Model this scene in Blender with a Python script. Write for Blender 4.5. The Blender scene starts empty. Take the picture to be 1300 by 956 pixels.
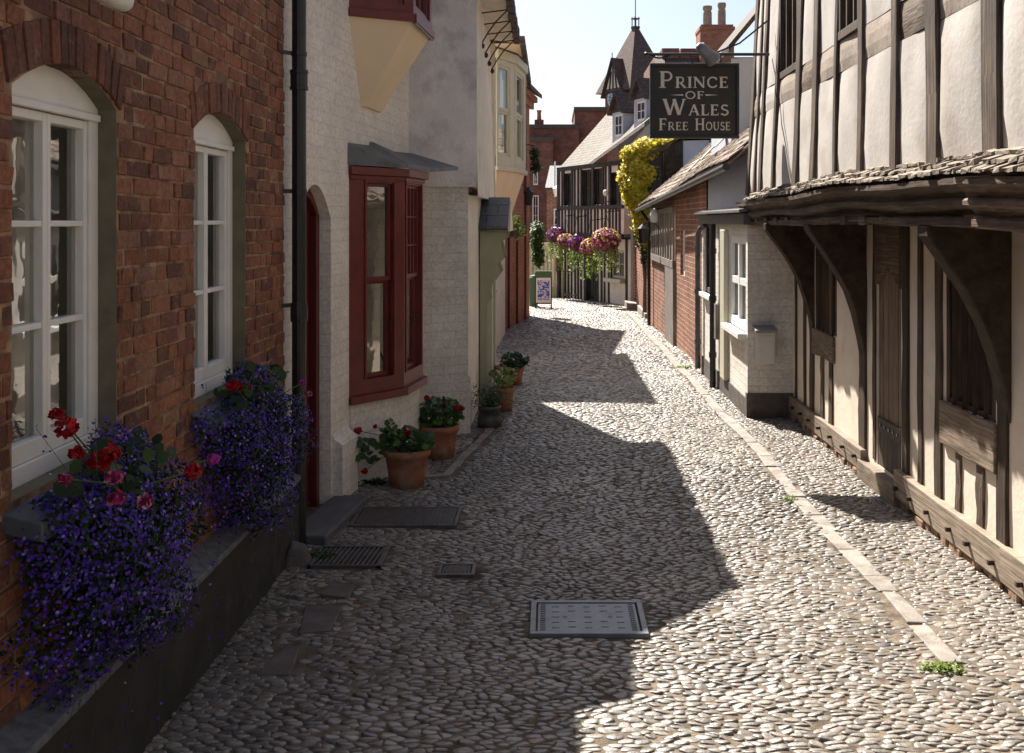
import bpy, math, random
import numpy as np
from mathutils import Vector
R = math.radians
random.seed(7)
rng = np.random.default_rng(7)
F = 1264.0      # focal length in pixels of the 1300 px wide photograph
EYE = 1.9       # camera height
C = bpy.context.scene.collection

def gz(y):                      # the lane is level near the camera and then falls gently
    return -0.0215 * (min(y, 32.0) - 10.0) if y > 10 else 0.0

def gh(x, y):                   # ... with a little unevenness
    return gz(y) + 0.008 * math.sin(x * 2.3 + y * .7) + 0.006 * math.sin(y * 1.9 - x)

def px(p, y): return (p - 700.0) * y / F
def pz(q, y): return EYE - (q - 280.0) * y / F

# ------------------------------------------------------------------ materials
MAT = {}
class NT:
    def __init__(s, name):
        m = bpy.data.materials.new(name); m.use_nodes = True
        s.m = m; s.nt = m.node_tree; s.n = s.nt.nodes
        s.b = s.n['Principled BSDF']; s.out = s.n['Material Output']
        MAT[name] = m
    def new(s, t, **k):
        o = s.n.new('ShaderNode' + t)
        for a, v in k.items():
            if hasattr(o, a): setattr(o, a, v)
            else: o.inputs[a.replace('_', ' ')].default_value = v
        return o
    def l(s, a, b): s.nt.links.new(a, b)
    def pos(s, scale=(1, 1, 1)):
        g = s.new('NewGeometry'); mp = s.new('Mapping'); mp.inputs['Scale'].default_value = scale
        s.l(g.outputs['Position'], mp.inputs['Vector']); return mp.outputs[0]
    def uv(s, scale=(1, 1, 1)):
        g = s.new('UVMap'); mp = s.new('Mapping'); mp.inputs['Scale'].default_value = scale
        s.l(g.outputs[0], mp.inputs['Vector']); return mp.outputs[0]
    def rnd(s):
        a = s.new('Attribute'); a.attribute_name = 'rnd'; return a.outputs['Fac']
    def noise(s, vec, scale, detail=4, rough=.55):
        n = s.new('TexNoise'); n.inputs['Scale'].default_value = scale; n.inputs['Detail'].default_value = detail
        n.inputs['Roughness'].default_value = rough; s.l(vec, n.inputs['Vector']); return n.outputs['Fac']
    def mr(s, fac, a, b, c, d):
        n = s.new('MapRange'); n.inputs[1].default_value = a; n.inputs[2].default_value = b
        n.inputs[3].default_value = c; n.inputs[4].default_value = d; s.l(fac, n.inputs[0]); return n.outputs[0]
    def ramp(s, fac, stops, interp='LINEAR'):
        r = s.new('ValToRGB'); e = r.color_ramp.elements; r.color_ramp.interpolation = interp
        while len(e) < len(stops): e.new(.5)
        for el, (p, c) in zip(e, stops): el.position = p; el.color = (*c, 1)
        s.l(fac, r.inputs[0]); return r.outputs[0]
    def mix(s, fac, a, b, mode='MIX'):
        n = s.new('MixRGB'); n.blend_type = mode
        for i, v in ((0, fac), (1, a), (2, b)):
            if isinstance(v, (int, float)): n.inputs[i].default_value = v
            elif isinstance(v, tuple): n.inputs[i].default_value = (*v, 1)
            else: s.l(v, n.inputs[i])
        return n.outputs[0]
    def math(s, op, a, b=0.0):
        n = s.new('Math'); n.operation = op
        for i, v in ((0, a), (1, b)):
            if isinstance(v, (int, float)): n.inputs[i].default_value = v
            else: s.l(v, n.inputs[i])
        return n.outputs[0]
    def bump(s, h, strength=.5, dist=.01):
        n = s.new('Bump'); n.inputs['Strength'].default_value = strength; n.inputs['Distance'].default_value = dist
        s.l(h, n.inputs['Height']); s.l(n.outputs[0], s.b.inputs['Normal'])
    def col(s, c):
        if isinstance(c, tuple): s.b.inputs['Base Color'].default_value = (*c, 1)
        else: s.l(c, s.b.inputs['Base Color'])
    def set(s, rough=.6, spec=.5, metal=0.0):
        s.b.inputs['Roughness'].default_value = rough
        s.b.inputs['Specular IOR Level'].default_value = spec
        s.b.inputs['Metallic'].default_value = metal

def simple(name, c, rough=.6, spec=.5, metal=0., var=.25, nscale=6., bump=.15, bscale=40., bdist=.004, dirt=None):
    t = NT(name); t.set(rough, spec, metal)
    p = t.pos()
    n = t.noise(p, nscale, 5)
    f = t.mr(n, .3, .7, 1 - var, 1 + var)
    v = t.new('CombineXYZ'); [t.l(f, v.inputs[i]) for i in range(3)]
    col = t.mix(1.0, c, v.outputs[0], 'MULTIPLY')
    if dirt:
        dn = t.noise(p, dirt[2], 6, .65)
        col = t.mix(t.mr(dn, dirt[3], dirt[3] + .18, 0, dirt[1]), col, dirt[0])
    t.col(col)
    if bump: t.bump(t.noise(p, bscale, 4), bump, bdist)
    return t

def brickmat(name, c1, c2, mortar, bw=.225, rh=.077, ms=.007, strength=.6, paint=None, rough=.85, stain=.5):
    t = NT(name); t.set(rough, .3)
    u = t.uv()
    wob = t.new('TexNoise'); wob.inputs['Scale'].default_value = 5; t.l(u, wob.inputs['Vector'])
    sub = t.new('VectorMath'); sub.operation = 'MULTIPLY_ADD'
    t.l(wob.outputs['Color'], sub.inputs[0]); sub.inputs[1].default_value = (.022, .022, 0)
    t.l(u, sub.inputs[2])
    b = t.new('TexBrick'); b.inputs['Scale'].default_value = 1
    b.inputs['Brick Width'].default_value = bw; b.inputs['Row Height'].default_value = rh
    b.inputs['Mortar Size'].default_value = ms; b.inputs['Mortar Smooth'].default_value = .35
    b.inputs['Bias'].default_value = 0.0
    t.l(sub.outputs[0], b.inputs['Vector'])
    b.inputs['Color1'].default_value = (*c1, 1); b.inputs['Color2'].default_value = (*c2, 1)
    b.inputs['Mortar'].default_value = (*mortar, 1)
    p = t.pos()
    n = t.noise(p, 2.2, 6, .65)
    n2 = t.noise(p, 38, 5, .6)
    dk = t.mr(n, .35, .7, 1 - stain, 1.1)
    dk2 = t.mr(n2, .3, .7, .8, 1.15)
    m = t.math('MULTIPLY', dk, dk2)
    v = t.new('CombineXYZ'); [t.l(m, v.inputs[i]) for i in range(3)]
    t.col(t.mix(1.0, b.outputs['Color'], v.outputs[0], 'MULTIPLY'))
    h = t.math('ADD', t.math('MULTIPLY', b.outputs['Fac'], -1.0), t.math('MULTIPLY', n2, .5))
    t.bump(h, strength, .012)
    return t

def woodmat(name, cols, along='v', rough=.75, fine=55., dist=.006):
    t = NT(name); t.set(rough, .35)
    sc = (fine, 2.2, 1) if along == 'v' else (2.2, fine, 1)
    u = t.uv(sc)
    n = t.noise(u, 1.0, 5, .6)
    p = t.pos(); n2 = t.noise(p, 3.5, 5, .6)
    f = t.math('ADD', t.math('MULTIPLY', n, .65), t.math('MULTIPLY', n2, .35))
    col = t.ramp(f, list(zip((.33, .5, .66), cols)))
    r = t.mr(t.rnd(), 0, 1, .72, 1.25)
    v = t.new('CombineXYZ'); [t.l(r, v.inputs[i]) for i in range(3)]
    t.col(t.mix(1.0, col, v.outputs[0], 'MULTIPLY'))
    t.bump(n, .7, dist)
    return t

def tilemat(name, c1, c2, gap, w=.17, h=.13, rough=.8, lichen=(.3, .28, .2)):
    t = NT(name); t.set(rough, .3)
    u = t.uv(); b = t.new('TexBrick'); b.inputs['Scale'].default_value = 1
    b.inputs['Brick Width'].default_value = w; b.inputs['Row Height'].default_value = h
    b.inputs['Mortar Size'].default_value = .006; b.inputs['Mortar Smooth'].default_value = .1
    t.l(u, b.inputs['Vector'])
    b.inputs['Color1'].default_value = (*c1, 1); b.inputs['Color2'].default_value = (*c2, 1); b.inputs['Mortar'].default_value = (*gap, 1)
    p = t.pos(); n = t.noise(p, 7, 6, .7)
    t.col(t.mix(t.mr(n, .5, .7, 0, .6), b.outputs['Color'], lichen))
    n2 = t.noise(p, 30, 4)
    sx = t.new('SeparateXYZ'); t.l(u, sx.inputs[0])
    saw = t.math('FRACT', t.math('DIVIDE', sx.outputs[1], h))
    hh = t.math('ADD', t.math('MULTIPLY', saw, -.9), t.math('ADD', t.math('MULTIPLY', b.outputs['Fac'], -1.0), t.math('MULTIPLY', n2, .4)))
    t.bump(hh, .8, .02)
    return t

def leafmat(name, stops, rough=.5, trans=.25):
    t = NT(name); t.set(rough, .35)
    c = t.ramp(t.rnd(), stops); t.col(c)
    tr = t.new('BsdfTranslucent'); t.l(c, tr.inputs['Color'])
    mx = t.new('MixShader'); mx.inputs[0].default_value = trans
    t.l(t.b.outputs[0], mx.inputs[1]); t.l(tr.outputs[0], mx.inputs[2]); t.l(mx.outputs[0], t.out.inputs['Surface'])
    return t

def glassmat(name, tint, boost=.05, refl=.95):
    t = NT(name)
    tr = t.new('BsdfTransparent'); tr.inputs['Color'].default_value = (*tint, 1)
    gl = t.new('BsdfGlossy'); gl.inputs['Roughness'].default_value = .02; gl.inputs['Color'].default_value = (refl, refl, refl, 1)
    fr = t.new('Fresnel'); fr.inputs['IOR'].default_value = 1.5
    f = t.math('ADD', fr.outputs[0], boost)
    n = t.new('Bump'); n.inputs['Strength'].default_value = .12; n.inputs['Distance'].default_value = .01
    t.l(t.noise(t.pos(), 5, 2), n.inputs['Height']); t.l(n.outputs[0], gl.inputs['Normal'])
    mx = t.new('MixShader'); t.l(f, mx.inputs[0]); t.l(tr.outputs[0], mx.inputs[1]); t.l(gl.outputs[0], mx.inputs[2])
    t.l(mx.outputs[0], t.out.inputs['Surface'])
    return t

# loose bricks of the near house (per brick colour from the face attribute)
t = NT('brick_loose'); t.set(.85, .3)
p = t.pos()
c = t.ramp(t.rnd(), [(0, (.13, .062, .046)), (.12, (.19, .08, .054)), (.3, (.245, .096, .056)), (.55, (.275, .11, .062)), (.8, (.305, .125, .07)), (.94, (.28, .14, .095)), (1, (.34, .165, .10))])
n = t.noise(p, 45, 6, .65); n1 = t.noise(p, 1.3, 5, .6); n3 = t.noise(p, 160, 3)
m = t.math('MULTIPLY', t.mr(n, .3, .7, .6, 1.3), t.mr(n1, .36, .64, .66, 1.14))
v = t.new('CombineXYZ'); [t.l(m, v.inputs[i]) for i in range(3)]
c = t.mix(1.0, c, v.outputs[0], 'MULTIPLY')
c = t.mix(t.mr(t.noise(p, 14, 6, .7), .56, .70, 0, .55), c, (.36, .27, .21))
c = t.mix(t.mr(t.noise(p, 9, 6, .75), .60, .72, 0, .55), c, (.045, .03, .027))
t.col(c); t.bump(t.math('ADD', n, t.math('MULTIPLY', n3, .4)), .7, .008)
t = NT('tile_loose'); t.set(.85, .3)
p = t.pos(); n = t.noise(p, 9, 6, .65)
c = t.ramp(t.rnd(), [(0, (.12, .082, .066)), (.4, (.20, .145, .112)), (.75, (.28, .215, .17)), (1, (.36, .30, .25))])
c = t.mix(t.mr(n, .48, .66, 0, .6), c, (.26, .24, .18)); t.col(c); t.bump(t.noise(p, 60, 4), .5, .006)
simple('mortar', (.32, .205, .125), .95, .2, var=.5, nscale=14, bump=.8, bscale=90, bdist=.008, dirt=((.06, .04, .03), .8, 4, .5))
brickmat('brick_far', (.44, .18, .11), (.35, .13, .08), (.36, .27, .21), stain=.3)
brickmat('brick_dull', (.30, .13, .095), (.22, .09, .068), (.22, .16, .13), stain=.4)
brickmat('brick_orange', (.36, .15, .085), (.26, .10, .06), (.42, .34, .27), ms=.009, stain=.4)
brickmat('brick_white', (.83, .76, .67), (.80, .73, .645), (.75, .68, .59), strength=.38, stain=.14, ms=.006)
brickmat('brick_white_worn', (.76, .71, .64), (.70, .65, .58), (.66, .61, .54), strength=.45, stain=.22, ms=.007)
simple('render_lilac', (.70, .655, .635), .9, .2, var=.12, nscale=3, bump=.9, bscale=38, bdist=.012, dirt=((.22, .20, .20), .55, 2.6, .50))
simple('render_cream', (.74, .67, .57), .9, .2, var=.1, nscale=4, bump=.9, bscale=30, bdist=.014, dirt=((.42, .36, .30), .4, 3, .56))
simple('plaster_cream', (.78, .62, .43), .8, .2, var=.05, nscale=3, bump=.15, bscale=25)
simple('plaster_panel', (.55, .51, .465), .9, .2, var=.10, nscale=4, bump=.35, bscale=30, bdist=.006, dirt=((.40, .335, .275), .55, 3.2, .50))
simple('oak_brace', (.050, .033, .021), .8, .3, var=.5, nscale=11, bump=.6, bscale=35, bdist=.01)
simple('rubble', (.25, .165, .115), .9, .2, var=.5, nscale=16, bump=.8, bscale=50, bdist=.01)
simple('kerb_grey', (.25, .222, .19), .75, .4, var=.3, nscale=9, bump=.6, bscale=40, bdist=.008, dirt=((.13, .105, .08), .75, 7, .48))
tilemat('red_tiles', (.135, .085, .072), (.10, .065, .055), (.03, .02, .018), .2, .16, lichen=(.22, .17, .13))
simple('plaster_rail', (.40, .335, .275), .9, .2, var=.2, nscale=7, bump=.5, bscale=30, bdist=.006, dirt=((.24, .185, .14), .6, 7, .5))
simple('plaster_low', (.74, .65, .54), .9, .2, var=.08, nscale=4, bump=.3, bscale=26, bdist=.008, dirt=((.42, .33, .25), .45, 3, .55))
woodmat('oak_v', ((.024, .016, .011), (.085, .06, .042), (.20, .152, .112)), 'v')
woodmat('oak_u', ((.05, .034, .023), (.17, .125, .088), (.33, .26, .195)), 'u')
woodmat('oak_sunlit_u', ((.10, .075, .052), (.27, .21, .155), (.43, .36, .28)), 'u')  # oak copy for the sills, sun bleaching and sunlight both in the colour
woodmat('oak_dark_v', ((.016, .010, .006), (.052, .032, .020), (.125, .083, .054)), 'v')
woodmat('oak_dark_u', ((.028, .017, .011), (.10, .064, .042), (.22, .16, .115)), 'u')
woodmat('door_wood', ((.09, .058, .037), (.19, .13, .088), (.28, .205, .145)), 'v', fine=40)
woodmat('black_wood', ((.012, .01, .009), (.035, .03, .028), (.09, .08, .075)), 'v', fine=30)
woodmat('bleached_wood', ((.12, .10, .085), (.24, .21, .185), (.38, .34, .30)), 'v', fine=30)
simple('red_paint', (.155, .022, .018), .42, .5, var=.22, nscale=7, bump=.25, bscale=70, bdist=.002, dirt=((.085, .022, .017), .7, 5, .52))
simple('red_paint_dark', (.10, .012, .010), .4, .5, var=.2, nscale=5, bump=.1)
simple('white_paint', (.76, .75, .72), .42, .5, var=.05, nscale=8, bump=.12, bscale=50, bdist=.002, dirt=((.50, .46, .40), .35, 9, .60))
simple('cream_paint', (.62, .56, .40), .45, .5, var=.06, nscale=6, bump=.1)
simple('sage_paint', (.34, .33, .22), .45, .5, var=.08, nscale=6, bump=.1)
simple('stone_paint', (.50, .475, .36), .5, .4, var=.06, nscale=6, bump=.1)
simple('reveal_green', (.17, .15, .10), .85, .3, var=.2, nscale=9, bump=.4, bscale=50)
simple('black_iron', (.018, .016, .016), .38, .5, var=.3, nscale=20, bump=.1)
simple('plinth_black', (.03, .027, .027), .7, .4, var=.35, nscale=7, bump=.3, bscale=40, dirt=((.10, .085, .07), .6, 5, .58))
simple('slate', (.075, .085, .10), .5, .5, var=.35, nscale=12, bump=.4, bscale=30, bdist=.006, dirt=((.16, .16, .13), .5, 8, .58))
tilemat('slate_roof', (.07, .078, .095), (.05, .055, .07), (.015, .015, .018), .22, .2, .5, (.12, .12, .11))
simple('lead', (.13, .135, .14), .55, .5, var=.3, nscale=10, bump=.3, bscale=30, dirt=((.05, .05, .045), .7, 6, .52))
tilemat('clay_tiles', (.23, .155, .115), (.16, .105, .08), (.03, .022, .018), .17, .12)
tilemat('pale_tiles', (.20, .172, .145), (.155, .13, .11), (.06, .05, .04), .18, .12)
tilemat('dark_tiles', (.10, .072, .062), (.075, .055, .05), (.02, .016, .014), .18, .13, lichen=(.14, .11, .09))
simple('split_stone', (.235, .195, .155), .9, .3, var=.35, nscale=18, bump=.7, bscale=60, bdist=.008, dirt=((.16, .13, .10), .6, 14, .52))
simple('terracotta', (.33, .135, .075), .85, .3, var=.25, nscale=10, bump=.25, bscale=50, dirt=((.40, .29, .22), .6, 9, .50))
simple('soil', (.03, .022, .016), .95, .2, var=.4, nscale=40, bump=.9, bscale=60, bdist=.01)
simple('zinc', (.30, .31, .33), .42, .5, .75, var=.2, nscale=12, bump=.1)
simple('zinc_dark', (.12, .115, .115), .5, .5, .5, var=.3, nscale=12, bump=.2, dirt=((.10, .06, .035), .6, 9, .50))
simple('pot_clay', (.33, .26, .20), .8, .3, var=.2)
simple('coping_slate', (.13, .14, .155), .6, .4, var=.4, nscale=25, bump=.5, bscale=60)
simple('galvanised', (.20, .215, .235), .5, .5, .3, var=.14, nscale=14, bump=.15, bscale=80, bdist=.002, dirt=((.13, .095, .07), .55, 9, .54))
simple('cast_iron', (.07, .06, .056), .55, .5, .3, var=.35, nscale=25, bump=.3, bscale=80, dirt=((.12, .075, .045), .6, 9, .50))
simple('kerb_stone', (.33, .295, .25), .75, .4, var=.22, nscale=9, bump=.5, bscale=40, bdist=.008, dirt=((.20, .165, .13), .6, 6, .54))
simple('flag_stone', (.12, .10, .09), .75, .4, var=.25, nscale=9, bump=.5, bscale=40, bdist=.008, dirt=((.07, .06, .05), .6, 6, .54))
simple('step_stone', (.10, .095, .095), .7, .4, var=.2, nscale=9, bump=.4, bscale=30)
simple('joint_soil', (.15, .118, .085), .95, .2, var=.4, nscale=9, bump=.9, bscale=70, bdist=.01, dirt=((.05, .038, .03), .8, 3.5, .48))
simple('earth', (.16, .13, .10), .95, .2, var=.3, nscale=2, bump=.4)
simple('sign_black', (.020, .017, .015), .5, .5, var=.3, nscale=12, bump=.15, dirt=((.05, .042, .036), .6, 14, .56))
simple('sign_letter', (.68, .62, .52), .55, .4, var=.08, nscale=30, bump=.1)
simple('curtain', (.80, .78, .70), .9, .2, var=.1, nscale=6, bump=.0)
simple('net_grey', (.60, .585, .54), .9, .2, var=.12, nscale=4, bump=.0)
simple('room_shade', (.05, .045, .04), .9, .2, var=.2, bump=0)  # near black for sheets behind windows, the rooms' shade put into the colour
simple('meter_white', (.60, .57, .52), .5, .4, var=.06, nscale=8, bump=.1, dirt=((.36, .31, .25), .5, 8, .58))
simple('grey_lid', (.26, .25, .25), .6, .4, var=.1, bump=.1)
simple('green_paint', (.05, .13, .075), .5, .4, var=.1, bump=.1)
simple('dark_band', (.10, .085, .075), .85, .3, var=.3, nscale=8, bump=.5, bscale=40)
simple('dead_wood', (.16, .125, .09), .85, .3, var=.3, nscale=14, bump=.5)
simple('stem', (.05, .10, .025), .6, .4, var=.3, bump=0)
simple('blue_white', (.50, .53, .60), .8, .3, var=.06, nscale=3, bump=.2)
glassmat('glass', (.93, .95, .93), .17)
glassmat('glass_dark', (.30, .31, .31), .02, .35)
leafmat('leaf_dark', [(0, (.010, .026, .008)), (.6, (.022, .055, .014)), (1, (.05, .10, .022))])
leafmat('leaf_mid', [(0, (.022, .055, .012)), (.6, (.05, .11, .022)), (1, (.10, .18, .035))])
leafmat('leaf_yellow', [(0, (.42, .38, .02)), (.3, (.66, .56, .04)), (.75, (.82, .68, .08)), (1, (.88, .78, .2))], trans=.55)
leafmat('leaf_lime', [(0, (.10, .16, .03)), (.6, (.22, .30, .07)), (1, (.40, .46, .16))], trans=.35)
leafmat('leaf_rosemary', [(0, (.02, .05, .015)), (.7, (.045, .095, .035)), (1, (.09, .15, .07))])
leafmat('lobelia', [(0, (.05, .015, .24)), (.5, (.085, .03, .42)), (.85, (.14, .055, .55)), (1, (.36, .30, .80))], trans=.25)
leafmat('petal_red', [(0, (.22, .004, .008)), (.6, (.46, .008, .014)), (1, (.62, .03, .035))], trans=.2)
leafmat('petal_pink', [(0, (.28, .008, .06)), (.5, (.50, .03, .16)), (.8, (.62, .16, .32)), (1, (.85, .6, .68))], trans=.25)
leafmat('petal_magenta', [(0, (.45, .03, .35)), (1, (.68, .12, .55))], trans=.25)
leafmat('petal_purple', [(0, (.10, .02, .16)), (.45, (.24, .04, .24)), (.75, (.42, .08, .16)), (1, (.62, .50, .60))], trans=.25)
leafmat('petal_mix', [(0, (.16, .012, .06)), (.35, (.36, .03, .12)), (.6, (.48, .14, .22)), (.8, (.55, .30, .36)), (1, (.70, .58, .60))], trans=.25)
leafmat('petal_cream', [(0, (.62, .55, .20)), (1, (.80, .74, .45))], trans=.3)
t = NT('cobble'); t.set(.4, .7)
p = t.pos(); n = t.noise(p, 55, 5, .6); n1 = t.noise(p, 1.1, 4)
c = t.ramp(t.rnd(), [(0, (.12, .104, .088)), (.25, (.175, .156, .134)), (.5, (.225, .20, .168)), (.72, (.265, .237, .20)), (.88, (.20, .155, .125)), (1, (.34, .305, .26))])
m = t.math('MULTIPLY', t.mr(n, .3, .7, .7, 1.2), t.mr(n1, .35, .65, .72, 1.15))
v = t.new('CombineXYZ'); [t.l(m, v.inputs[i]) for i in range(3)]
t.col(t.mix(t.mr(t.noise(p, 6, 5, .7), .56, .70, 0, .6), t.mix(1.0, c, v.outputs[0], 'MULTIPLY'), (.13, .10, .07)))
t.l(t.mr(n, .3, .7, .30, .50), t.b.inputs['Roughness']); t.bump(n, .4, .006)
t = NT('poster'); t.set(.5, .4)
p = t.pos((1, 1, 1)); n = t.noise(p, 17, 3, .5)
t.col(t.ramp(n, [(0, (.05, .09, .35)), (.46, (.10, .16, .48)), (.5, (.62, .66, .74)), (.56, (.66, .70, .78)), (.6, (.12, .2, .5))], 'CONSTANT'))
t = NT('clock_face'); t.set(.4, .4); t.col((.10, .22, .34))

# ------------------------------------------------------------------ mesh building
def top_loc(o):
    while o is not None and o.parent is not None: o = o.parent
    return o.location.copy() if o is not None else Vector((0, 0, 0))

class MB:
    def __init__(s): s.v = []; s.f = []; s.mi = []; s.r = []
    def poly(s, pts, mi=0, r=None):
        b = len(s.v); s.v += [tuple(q) for q in pts]; s.f.append(tuple(range(b, b + len(pts))))
        s.mi.append(mi); s.r.append(random.random() if r is None else r)
    def faces(s, pts, fs, mi=0, r=None):
        r = random.random() if r is None else r
        b = len(s.v); s.v += [tuple(q) for q in pts]
        for f in fs: s.f.append(tuple(b + i for i in f)); s.mi.append(mi); s.r.append(r)
    def hexa(s, p, mi=0, r=None):
        s.faces(p, ((3, 2, 1, 0), (4, 5, 6, 7), (0, 1, 5, 4), (1, 2, 6, 5), (2, 3, 7, 6), (3, 0, 4, 7)), mi, r)
    def box(s, x0, y0, z0, x1, y1, z1, mi=0, r=None):
        s.hexa([(x0, y0, z0), (x1, y0, z0), (x1, y1, z0), (x0, y1, z0), (x0, y0, z1), (x1, y0, z1), (x1, y1, z1), (x0, y1, z1)], mi, r)
    def fbox(s, fr, u0, u1, z0, z1, d0, d1, mi=0, r=None, jit=0):
        q = [fr.p(u, z, d) for z in (z0, z1) for (u, d) in ((u0, d0), (u1, d0), (u1, d1), (u0, d1))]
        if jit: q = [Vector([a + random.uniform(-jit, jit) for a in w]) for w in q]
        s.hexa(q, mi, r)
    def slab(s, pts, off, mi=0, r=None):          # polygon thickened by the vector off
        n = len(pts); a = [Vector(q) for q in pts]; b = [q + Vector(off) for q in a]
        fs = [tuple(range(n))[::-1], tuple(range(n, 2 * n))] + [(i, (i + 1) % n, n + (i + 1) % n, n + i) for i in range(n)]
        s.faces(a + b, fs, mi, r)
    def beam(s, path, A, B, mi=0, jit=0., r=None):  # rectangular section, half extents A and B
        r = random.random() if r is None else r
        A = Vector(A); B = Vector(B); rings = []
        for q in path:
            q = Vector(q); j = lambda: 1 + random.uniform(-jit, jit)
            o = A * random.uniform(-jit, jit) * .6
            rings.append([q + o + A * j() * a + B * j() * b for a, b in ((-1, -1), (1, -1), (1, 1), (-1, 1))])
        pts = [w for g in rings for w in g]; fs = [(3, 2, 1, 0)]
        for i in range(len(rings) - 1):
            for k in range(4):
                fs.append((4 * i + k, 4 * i + (k + 1) % 4, 4 * i + 4 + (k + 1) % 4, 4 * i + 4 + k))
        e = 4 * (len(rings) - 1); fs.append((e, e + 1, e + 2, e + 3))
        s.faces(pts, fs, mi, r)
    def tube(s, path, rad, n=8, mi=0, r=None):
        path = [Vector(q) for q in path]; m = len(path)
        rad = [rad] * m if isinstance(rad, (int, float)) else rad
        pts = []; prev = None
        for i, q in enumerate(path):
            d = (path[min(i + 1, m - 1)] - path[max(i - 1, 0)]).normalized()
            if prev is None:
                a = d.cross(Vector((0, 0, 1)));  a = a if a.length > .1 else d.cross(Vector((1, 0, 0)))
            else: a = prev - d * prev.dot(d)
            a.normalize(); prev = a; b = d.cross(a)
            for k in range(n):
                w = 2 * math.pi * k / n; pts.append(q + (a * math.cos(w) + b * math.sin(w)) * rad[i])
        fs = [(i * n + k, i * n + (k + 1) % n, (i + 1) * n + (k + 1) % n, (i + 1) * n + k) for i in range(m - 1) for k in range(n)]
        fs += [tuple(range(n))[::-1], tuple(range((m - 1) * n, m * n))]
        s.faces(pts, fs, mi, r)
    def lathe(s, cx, cy, prof, n=24, mi=0, r=None):
        pts = [(cx + q * math.cos(2 * math.pi * k / n), cy + q * math.sin(2 * math.pi * k / n), z) for q, z in prof for k in range(n)]
        m = len(prof)
        fs = [(i * n + k, i * n + (k + 1) % n, (i + 1) * n + (k + 1) % n, (i + 1) * n + k) for i in range(m - 1) for k in range(n)]
        s.faces(pts, fs, mi, r)
    def build(s, name, mats, parent=None, smooth=False, bevel=0.):
        if not isinstance(mats, (list, tuple)): mats = [mats]
        me = bpy.data.meshes.new(name); L = top_loc(parent)
        V = np.array(s.v, dtype=float)
        me.from_pydata([tuple(q) for q in (V - np.array(L))], [], s.f)
        for m in mats: me.materials.append(MAT[m])
        me.polygons.foreach_set('material_index', s.mi)
        a = me.attributes.new('rnd', 'FLOAT', 'FACE'); a.data.foreach_set('value', s.r)
        uv = me.uv_layers.new(name='UVMap'); uvs = []
        for f in s.f:
            P = V[list(f)]; Q = np.roll(P, -1, 0)
            n = np.array([((P[:, 1] - Q[:, 1]) * (P[:, 2] + Q[:, 2])).sum(), ((P[:, 2] - Q[:, 2]) * (P[:, 0] + Q[:, 0])).sum(), ((P[:, 0] - Q[:, 0]) * (P[:, 1] + Q[:, 1])).sum()])
            h = math.hypot(n[0], n[1]); k = math.hypot(h, n[2]) or 1
            if h / k > .15:
                tx, ty = -n[1] / h, n[0] / h
                up = np.array([-n[0] * n[2] / h, -n[1] * n[2] / h, h]) / k
                for q in P: uvs += [q[0] * tx + q[1] * ty, float(q @ up)]
            else:
                for q in P: uvs += [q[0], q[1]]
        uv.data.foreach_set('uv', uvs)
        if smooth: me.polygons.foreach_set('use_smooth', [True] * len(s.f))
        o = bpy.data.objects.new(name, me); C.objects.link(o)
        if parent is not None: o.parent = parent
        if bevel:
            b = o.modifiers.new('Bevel', 'BEVEL'); b.width = bevel; b.segments = 2; b.limit_method = 'ANGLE'; b.angle_limit = R(40)
        return o

class Fr:                       # a wall frame: u along the wall, z up, d out of the wall
    def __init__(s, x0, y0, x1, y1, flip=False):
        s.o = Vector((x0, y0, 0)); t = Vector((x1 - x0, y1 - y0, 0)); s.L = t.length; s.t = t.normalized()
        s.n = Vector((s.t.y, -s.t.x, 0))
        if flip: s.n = -s.n
    def p(s, u, z, d=0.): return s.o + s.t * u + s.n * d + Vector((0, 0, z))

def otop(o, u):                 # top of an opening (with an arch) at u
    if not o.get('rise'): return o['z1']
    h = (o['u1'] - o['u0']) / 2; m = (o['u1'] + o['u0']) / 2
    return o['z1'] - o['rise'] * min(1, ((u - m) / h) ** 2)

def panel(mb, fr, u0, u1, z0, z1, ops=(), d=0., mi=0, rmi=None, depth=.12):
    zt = z1 if callable(z1) else (lambda u: z1); zb = z0 if callable(z0) else (lambda u: z0)
    us = {u0, u1}
    for o in ops:
        k = 10 if o.get('rise') else 1
        us |= {o['u0'] + (o['u1'] - o['u0']) * i / k for i in range(k + 1)}
    us = sorted(q for q in us if u0 - 1e-6 <= q <= u1 + 1e-6)
    for a, b in zip(us, us[1:]):
        if b - a < 1e-5: continue
        m = (a + b) / 2; inn = sorted([o for o in ops if o['u0'] < m < o['u1']], key=lambda o: o['z0'])
        la, lb = zb(a), zb(b)
        for o in inn:
            if o['z0'] > la: mb.poly([fr.p(a, la, d), fr.p(b, lb, d), fr.p(b, o['z0'], d), fr.p(a, o['z0'], d)], mi)
            la, lb = otop(o, a), otop(o, b)
            mb.poly([fr.p(a, la, d), fr.p(b, lb, d), fr.p(b, lb, d - depth), fr.p(a, la, d - depth)], mi if rmi is None else rmi)
        mb.poly([fr.p(a, la, d), fr.p(b, lb, d), fr.p(b, zt(b), d), fr.p(a, zt(a), d)], mi)
    for o in ops:
        rm = mi if rmi is None else rmi
        for u in (o['u0'], o['u1']):
            mb.poly([fr.p(u, o['z0'], d), fr.p(u, o['z0'], d - depth), fr.p(u, otop(o, u), d - depth), fr.p(u, otop(o, u), d)], rm)
        mb.poly([fr.p(o['u0'], o['z0'], d), fr.p(o['u1'], o['z0'], d), fr.p(o['u1'], o['z0'], d - depth), fr.p(o['u0'], o['z0'], d - depth)], rm)

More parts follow.
